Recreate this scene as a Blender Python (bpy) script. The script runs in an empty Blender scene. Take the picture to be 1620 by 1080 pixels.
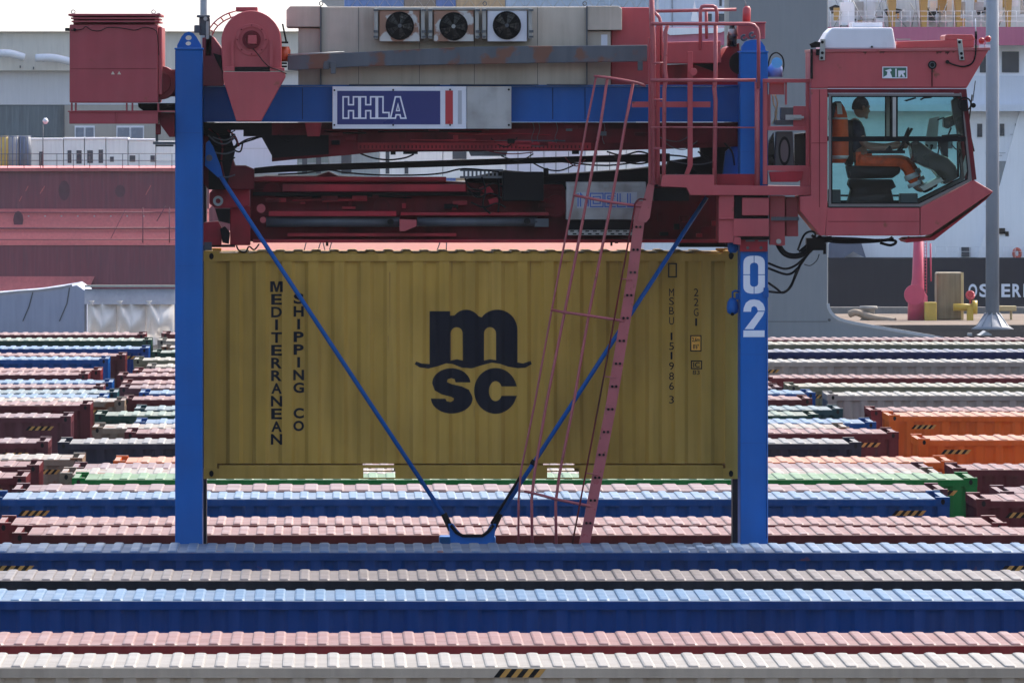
import bpy, bmesh, math, random
from mathutils import Vector, Matrix
random.seed(7)
R = math.radians
SC = bpy.context.scene
COL = SC.collection

# ------------------------------------------------------------------ camera, sky, sun, exposure
F = 17475.0          # focal length in photograph pixels (1620 wide)
XV, YH = 520.0, 150.0  # where straight-ahead lies in the photograph
ZC = 7.9             # camera height above the yard
cam_d = bpy.data.cameras.new('camera')
cam = bpy.data.objects.new('camera', cam_d); COL.objects.link(cam)
cam.location = (0, 0, ZC); cam.rotation_euler = (R(90), 0, 0)
cam_d.sensor_width = 36.0; cam_d.lens = 36.0 * F / 1620.0
cam_d.shift_x = (810 - XV) / 1620.0
cam_d.shift_y = -(540 - YH) / 1620.0
cam_d.clip_start = 1.0; cam_d.clip_end = 12000
SC.camera = cam
SUN_EL, SUN_AZ = R(47), R(40)      # azimuth from straight ahead towards the right
w = bpy.data.worlds.new('World'); SC.world = w; w.use_nodes = True
nt = w.node_tree
sky = nt.nodes.new('ShaderNodeTexSky'); sky.sky_type = 'NISHITA'; sky.sun_disc = False
sky.sun_elevation = SUN_EL; sky.sun_rotation = SUN_AZ
sky.air_density = 1.0; sky.dust_density = 4.0; sky.ozone_density = 0.6
bg = nt.nodes['Background']; bg.inputs[1].default_value = 0.15
nt.links.new(sky.outputs[0], bg.inputs[0])
sl = bpy.data.lights.new('sun', 'SUN'); sun = bpy.data.objects.new('sun', sl); COL.objects.link(sun)
sl.energy = 2.0; sl.angle = R(0.5); sl.color = (1.0, 0.95, 0.87)
sd = Vector((math.sin(SUN_AZ) * math.cos(SUN_EL), math.cos(SUN_AZ) * math.cos(SUN_EL), math.sin(SUN_EL)))
sun.rotation_euler = (-sd).to_track_quat('-Z', 'Y').to_euler()
sun.location = (60, 60, 120)
SC.view_settings.view_transform = 'Standard'; SC.view_settings.look = 'None'
SC.view_settings.exposure = 1.2; SC.view_settings.gamma = 1.0

# ------------------------------------------------------------------ helpers
def PX(px, d): return (px - XV) * d / F
def PZ(py, d): return ZC - (py - YH) * d / F
def P3(px, py, d): return (PX(px, d), d, PZ(py, d))
def C(r, g, b):
    f = lambda c: (c / 255 / 12.92) if c / 255 <= 0.04045 else ((c / 255 + 0.055) / 1.055) ** 2.4
    return (f(r), f(g), f(b))

def wloc(o):
    v = Vector((0, 0, 0))
    while o is not None: v += o.location; o = o.parent
    return v

EACH=set('front_pillar window_mullion warning_triangle house_sill drum_foot cylinder_port pin guide_pin tray_clip flange_bolt rung_bolt ladder_rung rivet bracket_bolt lifting_bracket box_handle deck_ventilator window window_pane hub_bolt web_stiffener box_foot chevron mast_profile louvre_cover lashing wall_lamp draught_mark weld_seam hinge eye axle_fork gate_stiffener draught_mark thin_wire deck_box bridge_window stay drive_gap rigging white_derrick stain_patch ladder_stringer bracket_frame grating_hole cloth_fold console_stalk valve_cover arm_gap bow_line dark_machinery beacon_bracket beam_flange fan_bracket rail_clamp switch_box'.split())
class MB:
    def __init__(s): s.v = []; s.f = []; s.m = []; s.s = []
    def add(s, vs, fs, mi=0, sm=False):
        k = len(s.v); s.v += [tuple(p) for p in vs]
        for f in fs: s.f.append([i + k for i in f]); s.m.append(mi); s.s.append(sm)
        return s
    def box(s, x0, x1, y0, y1, z0, z1, mi=0):
        x0, x1 = min(x0, x1), max(x0, x1); y0, y1 = min(y0, y1), max(y0, y1); z0, z1 = min(z0, z1), max(z0, z1)
        return s.add([(x0,y0,z0),(x1,y0,z0),(x1,y1,z0),(x0,y1,z0),(x0,y0,z1),(x1,y0,z1),(x1,y1,z1),(x0,y1,z1)],
            [(0,3,2,1),(4,5,6,7),(0,1,5,4),(1,2,6,5),(2,3,7,6),(3,0,4,7)], mi)
    def prism(s, poly, y0, y1, mi=0):          # poly of (x,z), any winding
        a = sum(poly[i][0]*poly[(i+1)%len(poly)][1]-poly[(i+1)%len(poly)][0]*poly[i][1] for i in range(len(poly)))
        if a < 0: poly = poly[::-1]
        n = len(poly)
        vs = [(x, y0, z) for x, z in poly] + [(x, y1, z) for x, z in poly]
        fs = [list(range(n)), list(range(2*n-1, n-1, -1))] + [(i, i+n, (i+1)%n+n, (i+1)%n) for i in range(n)]
        return s.add(vs, fs, mi)
    def tube(s, pts, r, n=8, mi=0, caps=True, rs=None):
        pts = [Vector(p) for p in pts]; vs = []; fs = []
        up = None
        for i, p in enumerate(pts):
            if i == 0: t = pts[1] - p
            elif i == len(pts)-1: t = p - pts[i-1]
            else: t = (pts[i+1]-p).normalized() + (p-pts[i-1]).normalized()
            t.normalize()
            if up is None:
                a = Vector((0,1,0)) if abs(t.y) < 0.9 else Vector((0,0,1))
                up = (a - t*a.dot(t)).normalized()
            else:
                up = (up - t*up.dot(t)).normalized()
            sd_ = t.cross(up)
            rr = rs[i] if rs else r
            for k in range(n):
                an = 2*math.pi*k/n
                vs.append(p + (up*math.cos(an) + sd_*math.sin(an))*rr)
        for i in range(len(pts)-1):
            for k in range(n):
                fs.append((i*n+k, i*n+(k+1)%n, (i+1)*n+(k+1)%n, (i+1)*n+k))
        s.add(vs, fs, mi, True)
        if caps:
            k0 = len(s.v) - len(vs)
            s.f.append([k0+k for k in range(n)][::-1]); s.m.append(mi); s.s.append(False)
            s.f.append([k0+(len(pts)-1)*n+k for k in range(n)]); s.m.append(mi); s.s.append(False)
        return s
    def cyl(s, cx, cz, r, y0, y1, n=24, mi=0):
        return s.tube([(cx,y0,cz),(cx,y1,cz)], r, n, mi)
    def ring(s, cx, cz, r0, r1, y0, y1, n=28, mi=0):
        vs=[]; fs=[]
        for k in range(n):
            c, q = math.cos(2*math.pi*k/n), math.sin(2*math.pi*k/n)
            vs += [(cx+r0*c,y0,cz+r0*q),(cx+r1*c,y0,cz+r1*q),(cx+r1*c,y1,cz+r1*q),(cx+r0*c,y1,cz+r0*q)]
        for k in range(n):
            a=4*k; b=4*((k+1)%n)
            for j in range(4): fs.append((a+j, a+(j+1)%4, b+(j+1)%4, b+j))
        return s.add(vs, fs, mi, False)
    def loft(s, secs, n=20, mi=0):              # secs of (cx,cy,z,rx,ry)
        vs=[]; fs=[]
        for cx,cy,z,rx,ry in secs:
            for k in range(n):
                an=2*math.pi*k/n; vs.append((cx+rx*math.cos(an),cy+ry*math.sin(an),z))
        for i in range(len(secs)-1):
            for k in range(n): fs.append((i*n+k,i*n+(k+1)%n,(i+1)*n+(k+1)%n,(i+1)*n+k))
        fs.append(list(range(n))[::-1]); fs.append([(len(secs)-1)*n+k for k in range(n)])
        return s.add(vs, fs, mi, True)
    def ribbon(s, pts, wd, y, closed=False, mi=0):   # flat stroke in the XZ plane facing -Y
        pts=[Vector((p[0],p[1])) for p in pts]; n=len(pts); L=[]; Rr=[]
        for i,p in enumerate(pts):
            a = pts[i-1] if (i>0 or closed) else None
            b = pts[(i+1)%n] if (i<n-1 or closed) else None
            d1=(p-a).normalized() if a is not None else None; d2=(b-p).normalized() if b is not None else None
            if d1 is None: d1=d2
            if d2 is None: d2=d1
            t=(d1+d2)
            if t.length<1e-6: t=d1.copy()
            t.normalize(); nn=Vector((-t.y,t.x)); c=max(0.35,nn.dot(Vector((-d1.y,d1.x))))
            L.append(p+nn*wd/2/c); Rr.append(p-nn*wd/2/c)
        vs=[(q.x,y,q.y) for q in L]+[(q.x,y,q.y) for q in Rr]; fs=[]
        for i in range(n if closed else n-1):
            j=(i+1)%n; fs.append((i,i+n,j+n,j))
        return s.add(vs,fs,mi)
    # pixel versions: front face at depth d0 covers the given place in the photograph
    def pbox(s, x0,x1,y0,y1,d0,d1,mi=0):
        return s.box(PX(x0,d0),PX(x1,d0),d0,d1,PZ(y1,d0),PZ(y0,d0),mi)
    def pprism(s, poly,d0,d1,mi=0):
        return s.prism([(PX(x,d0),PZ(y,d0)) for x,y in poly],d0,d1,mi)
    def ptube(s, pts, rpx, d=None, n=8, mi=0):
        q=[P3(p[0],p[1],p[2] if len(p)>2 else d) for p in pts]
        return s.tube(q, rpx*q[0][1]/F, n, mi)
    def pcyl(s, x,y,r,d0,d1,n=24,mi=0): return s.cyl(PX(x,d0),PZ(y,d0),r*d0/F,d0,d1,n,mi)
    def pring(s, x,y,r0,r1,d0,d1,n=28,mi=0): return s.ring(PX(x,d0),PZ(y,d0),r0*d0/F,r1*d0/F,d0,d1,n,mi)
    def islands(s):
        par=list(range(len(s.v)))
        def fd(i):
            while par[i]!=i: par[i]=par[par[i]]; i=par[i]
            return i
        for f in s.f:
            a=fd(f[0])
            for j in f[1:]: par[fd(j)]=a
        grp={}
        for k,f in enumerate(s.f): grp.setdefault(fd(f[0]),[]).append(k)
        for ks in grp.values():
            o=MB(); mp={}
            for k in ks:
                q=[]
                for i in s.f[k]:
                    if i not in mp: mp[i]=len(o.v); o.v.append(s.v[i])
                    q.append(mp[i])
                o.f.append(q); o.m.append(s.m[k]); o.s.append(s.s[k])
            yield o
    def build(s, name, mats, parent=None, bevel=0, loc=None, one=False):
        if name in EACH and not one:
            return [o.build(name,mats,parent,bevel,loc,True) for o in s.islands()][0]
        me = bpy.data.meshes.new(name)
        org = wloc(parent) if parent is not None else Vector(loc or (0,0,0))
        me.from_pydata([(p[0]-org.x,p[1]-org.y,p[2]-org.z) for p in s.v], [], s.f)
        for p,mi,sm in zip(me.polygons,s.m,s.s): p.material_index=mi; p.use_smooth=sm
        for m in (mats if isinstance(mats,(list,tuple)) else [mats]): me.materials.append(m)
        me.validate()
        o = bpy.data.objects.new(name, me); COL.objects.link(o)
        if parent is not None: o.parent = parent
        else: o.location = org
        if bevel:
            b=o.modifiers.new('bevel','BEVEL'); b.width=bevel; b.segments=2; b.limit_method='ANGLE'; b.angle_limit=R(40)
        return o

def thing(name, label, cat, loc, group=None):
    o = bpy.data.objects.new(name, None); COL.objects.link(o); o.empty_display_size=0.3
    o.location=loc; o['label']=label; o['category']=cat
    if group: o['group']=group
    return o
def tag(o, label, cat, group=None):
    o['label']=label; o['category']=cat
    if group: o['group']=group
    return o
def struct(o): o['kind']='structure'; return o

def smooth_path(pts, k=6):
    pts=[Vector(p) for p in pts]; out=[]
    for i in range(len(pts)-1):
        p0=pts[max(i-1,0)];p1=pts[i];p2=pts[i+1];p3=pts[min(i+2,len(pts)-1)]
        for j in range(k):
            t=j/k
            out.append(0.5*((2*p1)+(p2-p0)*t+(2*p0-5*p1+4*p2-p3)*t*t+(3*p1-p0-3*p2+p3)*t**3))
    out.append(pts[-1]); return out

def fill_mesh(contours):                       # contours of (x,z): filled with holes, returns (verts, faces) facing -Y at y=0
    cu=bpy.data.curves.new('tmp','CURVE'); cu.dimensions='2D'; cu.fill_mode='FRONT'
    for c in contours:
        sp=cu.splines.new('POLY'); sp.points.add(len(c)-1); sp.use_cyclic_u=True
        for p,q in zip(sp.points,c): p.co=(q[0],q[1],0,1)
    o=bpy.data.objects.new('tmp',cu); me=bpy.data.meshes.new_from_object(o)
    vs=[tuple(v.co) for v in me.vertices]; fs=[list(p.vertices) for p in me.polygons]; ns=[p.normal.z for p in me.polygons]
    bpy.data.objects.remove(o); bpy.data.curves.remove(cu); bpy.data.meshes.remove(me)
    fs=[f if n>0 else f[::-1] for f,n in zip(fs,ns)]
    return [(v[0],0,v[1]) for v in vs], fs
def text_fill(s, bold=0.0):
    cu=bpy.data.curves.new('tmp','FONT'); cu.body=s; cu.offset=bold; cu.fill_mode='FRONT'; cu.resolution_u=4
    o=bpy.data.objects.new('tmp',cu); COL.objects.link(o); bpy.context.view_layer.update()
    me=bpy.data.meshes.new_from_object(o.evaluated_get(bpy.context.evaluated_depsgraph_get()))
    vs=[tuple(v.co) for v in me.vertices]; fs=[list(p.vertices) for p in me.polygons]; ns=[p.normal.z for p in me.polygons]
    bpy.data.objects.remove(o); bpy.data.curves.remove(cu); bpy.data.meshes.remove(me)
    fs=[f if n>0 else f[::-1] for f,n in zip(fs,ns)]
    return [(v[0],0,v[1]) for v in vs], fs
def fit(vf, x0,x1,z0,z1,y):
    vs,fs=vf
    xs=[v[0] for v in vs]; zs=[v[2] for v in vs]; a,b=min(xs),max(xs); c,d=min(zs),max(zs)
    sx=(x1-x0)/max(b-a,1e-6); sz=(z1-z0)/max(d-c,1e-6)
    return [(x0+(v[0]-a)*sx, y, z0+(v[2]-c)*sz) for v in vs], fs
def pfit(mb, vf, x0,x1,y0,y1,d,mi=0):
    v,f=fit(vf,PX(x0,d),PX(x1,d),PZ(y1,d),PZ(y0,d),d); mb.add(v,f,mi)

# ------------------------------------------------------------------ materials
def mat(name, col, rough=0.5, metal=0.0, wear=0.2, streak=0.15, rust=0.0, scale=2.0, spec=0.5, rustcol=(0.16,0.05,0.02), dirt=None, bump=0.0):
    m=bpy.data.materials.new(name); m.use_nodes=True; t=m.node_tree; N=t.nodes; L=t.links
    b=N['Principled BSDF']; b.inputs['Roughness'].default_value=rough; b.inputs['Metallic'].default_value=metal
    b.inputs['Specular IOR Level'].default_value=spec
    tc=N.new('ShaderNodeTexCoord'); oi=N.new('ShaderNodeObjectInfo')
    mu=N.new('ShaderNodeMath'); mu.operation='MULTIPLY'; mu.inputs[1].default_value=37.0; L.new(oi.outputs['Random'],mu.inputs[0])
    ad=N.new('ShaderNodeVectorMath'); ad.operation='ADD'; L.new(tc.outputs['Object'],ad.inputs[0]); L.new(mu.outputs[0],ad.inputs[1])
    def noise(sc, det=4.0, vec=None):
        n=N.new('ShaderNodeTexNoise'); n.inputs['Scale'].default_value=sc; n.inputs['Detail'].default_value=det
        L.new(vec or ad.outputs[0],n.inputs['Vector']); return n
    def ramp(src,a,bb,lo=0.0,hi=1.0):
        r=N.new('ShaderNodeMapRange'); r.inputs['From Min'].default_value=a; r.inputs['From Max'].default_value=bb
        r.inputs['To Min'].default_value=lo; r.inputs['To Max'].default_value=hi; L.new(src,r.inputs['Value']); return r.outputs[0]
    def mix(fac,ca,cb):
        x=N.new('ShaderNodeMix'); x.data_type='RGBA'
        if isinstance(fac,float): x.inputs[0].default_value=fac
        else: L.new(fac,x.inputs[0])
        for inp,c in ((x.inputs[6],ca),(x.inputs[7],cb)):
            if isinstance(c,tuple): inp.default_value=(*c,1)
            else: L.new(c,inp)
        return x.outputs[2]
    dk=dirt or tuple(c*0.6+0.006 for c in col)
    out=col
    if wear: out=mix(ramp(noise(scale).outputs[0],0.42,0.72,0,wear*2.2),out,dk)
    if streak:
        mp=N.new('ShaderNodeMapping'); mp.inputs['Scale'].default_value=(7,7,0.5); L.new(ad.outputs[0],mp.inputs[0])
        lt=tuple(min(1,c*1.2+0.025) for c in col)
        out=mix(ramp(noise(1.0,5,mp.outputs[0]).outputs[0],0.45,0.75,0,streak*2),out,lt)
        out=mix(ramp(noise(1.7,5,mp.outputs[0]).outputs[0],0.5,0.8,0,streak*1.8),out,dk)
    if rust:
        out=mix(ramp(noise(scale*2.2,6).outputs[0],0.68-rust*0.3,0.73-rust*0.3,0,0.85),out,rustcol)
    if isinstance(out,tuple): b.inputs['Base Color'].default_value=(*out,1)
    else: L.new(out,b.inputs['Base Color'])
    rn=ramp(noise(scale*1.6).outputs[0],0.3,0.7,max(0.05,rough-0.1),min(1,rough+0.12)); L.new(rn,b.inputs['Roughness'])
    if bump:
        bp=N.new('ShaderNodeBump'); bp.inputs['Strength'].default_value=bump; bp.inputs['Distance'].default_value=0.02
        L.new(noise(scale*1.3,3).outputs[0],bp.inputs['Height']); L.new(bp.outputs[0],b.inputs['Normal'])
    return m

M={}
M['red']=mat('faded_red_paint',(0.43,0.060,0.070),0.5,bump=.06,wear=.22,streak=.12,rust=.04)
M['red_box']=mat('deep_red_paint',(0.34,0.045,0.060),0.5,wear=.2,streak=.12,rust=.03)
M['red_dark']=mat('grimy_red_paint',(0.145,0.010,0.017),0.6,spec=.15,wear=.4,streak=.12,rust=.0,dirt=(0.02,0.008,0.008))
M['red_mid']=mat('greasy_red_paint',(0.37,0.020,0.034),0.5,spec=.2,wear=.3,streak=.1,dirt=(0.05,0.012,0.014))
M['red_tube']=mat('red_tube_paint',(0.40,0.085,0.095),0.35,wear=.2,streak=.05,rust=.05,scale=5)
M['blue']=mat('crane_blue_paint',(0.001,0.112,0.42),0.5,wear=.2,streak=.10,scale=1.3,spec=.25,bump=.05)
M['blue_beam']=mat('beam_blue_paint',(0.001,0.088,0.34),0.5,spec=.25,wear=.2,streak=.1)
M['beige']=mat('beige_panel_paint',(0.50,0.43,0.35),0.6,wear=.3,streak=.3,dirt=(0.33,0.27,0.21))
M['steel']=mat('galvanised_steel',(0.36,0.36,0.35),0.42,metal=.55,wear=.25,streak=.1,scale=6)
M['steel_dark']=mat('dark_steel',(0.075,0.085,0.10),0.45,metal=.2,wear=.3,streak=.2)
M['pipe']=mat('rusty_grey_rail',(0.075,0.085,0.105),0.5,wear=.3,streak=.3,rust=.55,scale=1.1)
M['black']=mat('black_rubber',(0.006,0.006,0.007),0.6,wear=.1,streak=0,spec=.12)
M['black_gloss']=mat('black_plastic',(0.008,0.009,0.012),0.25,wear=.1,streak=0)
M['white']=mat('white_enamel',(0.72,0.72,0.78),0.35,wear=.08,streak=.06)
M['white_clean']=mat('white_lettering',(0.78,0.78,0.84),0.5,wear=.04,streak=.03)
M['fan_white']=mat('rusty_white_enamel',(0.60,0.58,0.55),0.4,wear=.1,streak=.1,rust=.72,scale=2.6,rustcol=(0.30,0.10,0.035))
M['signblue']=mat('sign_blue_enamel',(0.007,0.016,0.15),0.35,wear=.05,streak=0)
M['signred']=mat('sign_red_enamel',(0.45,0.02,0.03),0.35,wear=.05,streak=0)
M['signgrey']=mat('sign_grey_enamel',(0.42,0.42,0.46),0.35,wear=.05,streak=0)
M['plate']=mat('stained_plate',(0.42,0.41,0.40),0.5,metal=.2,wear=.45,streak=.15,scale=3,dirt=(0.22,0.20,0.18))
M['logoblue']=mat('logo_blue',(0.035,0.11,0.42),0.5,wear=.05,streak=0)
M['yellow']=mat('mustard_container_paint',(0.48,0.275,0.050),0.6,wear=.25,streak=.26,bump=.12,scale=1.2,spec=.15)
M['navyink']=mat('navy_lettering',(0.008,0.010,0.018),0.7,spec=.1,wear=.15,streak=.05)
M['yellowmark']=mat('yellow_marking',(0.55,0.27,0.05),0.5,wear=.25,streak=0,scale=8)
M['orange']=mat('hi_vis_orange',(0.85,0.10,0.012),0.7,wear=.15,streak=0,scale=14)
M['leg_shaded']=mat('shaded_leg_paint',(0.006,0.010,0.028),0.6,wear=.3,streak=.1,spec=.15)  # leg blue darkened in the colour to stand for shade on the far legs
M['trouser']=mat('work_trouser_orange',(1.0,0.11,0.012),0.7,wear=.4,streak=0,scale=11,bump=.9)
M['reflect']=mat('reflective_grey',(0.66,0.66,0.68),0.4,wear=.1,streak=0,scale=20)
M['skin']=mat('skin',(0.36,0.19,0.13),0.55,wear=.1,streak=0,scale=20)
M['hair']=mat('dark_hair',(0.012,0.008,0.006),0.8,spec=.1,bump=.6,wear=.1,streak=0,scale=40)
M['shirt']=mat('navy_shirt',(0.016,0.022,0.055),0.85,wear=.4,streak=0,scale=14,bump=.9)
M['signgreen']=mat('green_notice',(0.03,0.12,0.08),0.4,wear=.1,streak=0)
M['lampblue']=mat('pale_blue_plastic',(0.30,0.40,0.75),0.35,wear=.1,streak=0)
M['redlamp']=mat('red_lamp_plastic',(0.40,0.02,0.03),0.25,wear=.05,streak=0)
def glass(name, tint, refl=0.08):
    m=bpy.data.materials.new(name); m.use_nodes=True; t=m.node_tree; N=t.nodes; L=t.links
    N.remove(N['Principled BSDF']); out=N['Material Output']
    tr=N.new('ShaderNodeBsdfTransparent'); tr.inputs[0].default_value=(*tint,1)
    gl=N.new('ShaderNodeBsdfGlossy'); gl.inputs['Roughness'].default_value=0.03
    fr=N.new('ShaderNodeFresnel'); fr.inputs[0].default_value=1.5
    df=N.new('ShaderNodeBsdfDiffuse'); df.inputs[0].default_value=(.55,.6,.6,1)
    tc=N.new('ShaderNodeTexCoord'); mp=N.new('ShaderNodeMapping'); mp.inputs['Scale'].default_value=(2.2,2.2,7); mp.inputs['Rotation'].default_value=(0,.5,0); ns=N.new('ShaderNodeTexNoise'); ns.inputs['Scale'].default_value=2.0; ns.inputs['Detail'].default_value=6
    L.new(tc.outputs['Object'],mp.inputs[0]); L.new(mp.outputs[0],ns.inputs[0]); mr=N.new('ShaderNodeMapRange'); mr.inputs['From Min'].default_value=.45; mr.inputs['From Max'].default_value=.75; mr.inputs['To Max'].default_value=.06; L.new(ns.outputs[0],mr.inputs[0])
    m0=N.new('ShaderNodeMixShader'); L.new(mr.outputs[0],m0.inputs[0]); L.new(tr.outputs[0],m0.inputs[1]); L.new(df.outputs[0],m0.inputs[2]); tr=m0
    mx=N.new('ShaderNodeMixShader'); L.new(fr.outputs[0],mx.inputs[0]); L.new(tr.outputs[0],mx.inputs[1]); L.new(gl.outputs[0],mx.inputs[2])
    L.new(mx.outputs[0],out.inputs[0]); return m
M['glass']=glass('teal_cab_glass',(0.44,0.74,0.71)); M['glass_near']=glass('clear_cab_glass',(0.82,0.95,0.92))
def cpaint(n,side,roof,rust=.0):
    roof=tuple(c*.65 for c in roof); g=sum(roof)/3; k_=(.20 if roof[2]>1.6*roof[0] else .34) if roof[2]>roof[0] else (.03 if roof[0]>1.3*roof[2] else .10); dust=tuple((1-k_)*c+k_*q*g/.29 for c,q in zip(roof,(.32,.29,.265)))
    return (mat(n+'_container_side',side,0.55,wear=.28,streak=.22,rust=rust,scale=0.9,spec=0.0),
            mat(n+'_container_roof',roof,0.5,spec=.35,wear=.22,streak=.0,rust=rust*.5,scale=1.1,dirt=tuple(c*.74 for c in roof)),
            mat(n+'_container_roof_dusty',dust,0.6,spec=.3,wear=.3,streak=.0,rust=rust,scale=1.3,dirt=tuple(c*.72 for c in dust)))
CP={'maroon':cpaint('maroon',(0.105,0.022,0.026),(0.29,0.143,0.145)),
 'maroon_bright':cpaint('red_brown',(0.15,0.024,0.028),(0.31,0.15,0.145)),
 'maroon_grey':cpaint('dull_maroon',(0.11,0.035,0.042),(0.27,0.165,0.178)),
 'blue':cpaint('blue',(0.006,0.062,0.23),(0.135,0.26,0.44)),
 'blue_deep':cpaint('deep_blue',(0.006,0.045,0.19),(0.105,0.24,0.43)),
 'blue_dusty':cpaint('dusty_blue',(0.008,0.045,0.17),(0.11,0.22,0.41),rust=.02),
 'navy':cpaint('navy',(0.010,0.018,0.075),(0.20,0.22,0.31)),
 'navy_grey':cpaint('slate_navy',(0.022,0.028,0.045),(0.25,0.25,0.26)),
 'green':cpaint('green',(0.012,0.165,0.036),(0.16,0.31,0.16)),
 'green_dark':cpaint('dark_green',(0.016,0.05,0.035),(0.22,0.30,0.24)),
 'teal':cpaint('dark_teal',(0.014,0.05,0.06),(0.19,0.27,0.31)),
 'orange':cpaint('orange',(0.68,0.115,0.016),(0.62,0.26,0.15)),
 'white':cpaint('off_white',(0.48,0.385,0.30),(0.37,0.345,0.32)),
 'grey':cpaint('grey',(0.31,0.265,0.232),(0.35,0.335,0.31)),
 'grey_dark':cpaint('charcoal',(0.016,0.018,0.024),(0.225,0.20,0.205)),
 'cream':cpaint('cream',(0.28,0.24,0.19),(0.40,0.36,0.30)),
 'rusty':cpaint('rusty_tan',(0.22,0.16,0.115),(0.38,0.345,0.31),rust=.4),
 'olive':cpaint('olive',(0.15,0.145,0.095),(0.36,0.34,0.27))}
# ------------------------------------------------------------------ ground, quay, water
def ground_mat():
    m=mat('yard_asphalt',(0.055,0.054,0.055),0.85,wear=.4,streak=0,scale=0.25,dirt=(0.10,0.09,0.08),spec=0.0); return m
g=MB(); g.box(-1500,1500,-60,398,-0.4,0.0)
struct(g.build('ground',ground_mat()))
g=MB(); g.box(-1499,1499,378,397.2,0.004,0.03)
struct(g.build('quay_apron',mat('sandy_quay_paving',(0.24,0.20,0.17),0.8,wear=.3,streak=0,scale=0.5,spec=0.0)))
g=MB(); g.box(-1499,1499,350,377.9,0.004,0.012)
struct(g.build('quay_road',mat('tarred_road',(0.014,0.015,0.018),0.95,wear=.3,streak=0,scale=.4,spec=0.0)))
g=MB(); g.box(-1499,1499,398.01,398.6,-5,0.25)
struct(g.build('quay_wall',mat('quay_concrete',(0.2,0.19,0.18),0.85,wear=.3,streak=.3)))
g=MB(); g.add([(-1500,398.6,-3),(1500,398.6,-3),(1500,640,-3),(-1500,640,-3)],[(0,1,2,3)])
struct(g.build('water',mat('harbour_water',(0.03,0.045,0.05),0.12,wear=.2,streak=0,scale=.2,bump=.3)))
g=MB(); g.box(-1500,1500,640,2680,-5,0.0)
struct(g.build('far_bank',mat('far_bank_ground',(0.12,0.12,0.10),0.9,wear=.3,streak=0,scale=.05)))

# ------------------------------------------------------------------ containers
W=2.438
def side_profile(x, L, amp=0.034, pitch=0.2965):
    u=((x+L/2)/pitch)%1.0
    a,b,c=0.36,0.50,0.86       # outer flat, slope, inner flat, slope
    if u<a: return 0.0
    if u<b: return amp*(u-a)/(b-a)
    if u<c: return amp
    return amp*(1-(u-c)/(1-c))
def side_breaks(L, pitch=0.2965):
    xs=[]; k=0
    while k*pitch<L+pitch:
        for u in (0,0.36,0.50,0.86): xs.append(-L/2+(k+u)*pitch)
        k+=1
    return xs
def casting_mb(sx,sy,sz,L,h,z0=0.0):
    mb=MB(); cx,cy=sx*(L/2-0.089),sy*(W/2-0.081); cz=z0+(0.059 if sz<0 else h-0.059)
    mb.box(cx-.089,cx+.089,cy-.081,cy+.081,cz-.059,cz+.059); mb.m[1]=2
    # dark oval aperture on the long side and a slot on top
    y=cy+sy*0.0835; pts=[]
    for k in range(10):
        a=2*math.pi*k/10; pts.append((cx+0.026*math.cos(a), y, cz+0.037*math.sin(a)))
    if sy<0: mb.add(pts,[list(range(10))],1)
    else: mb.add(pts,[list(range(10))[::-1]],1)
    return mb
def lay_on_folds(mb, L, y0, cx=0.0):
    bm=bmesh.new(); vs=[bm.verts.new(v) for v in mb.v]
    for f,mi in zip(mb.f,mb.m):
        try: bm.faces.new([vs[i] for i in f]).material_index=mi
        except ValueError: pass
    xa,xb=min(v[0] for v in mb.v),max(v[0] for v in mb.v)
    for x in side_breaks(L):
        if xa<x+cx<xb:
            bmesh.ops.bisect_plane(bm,geom=list(bm.verts)+list(bm.edges)+list(bm.faces),plane_co=(x+cx,0,0),plane_no=(1,0,0),dist=1e-5)
    for v in bm.verts: v.co.y=y0+side_profile(v.co.x-cx,L)
    bm.verts.index_update()
    mb.v=[tuple(v.co) for v in bm.verts]; mb.f=[[v.index for v in f.verts] for f in bm.faces]; mb.m=[f.material_index for f in bm.faces]; mb.s=[False]*len(mb.f); bm.free()
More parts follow.
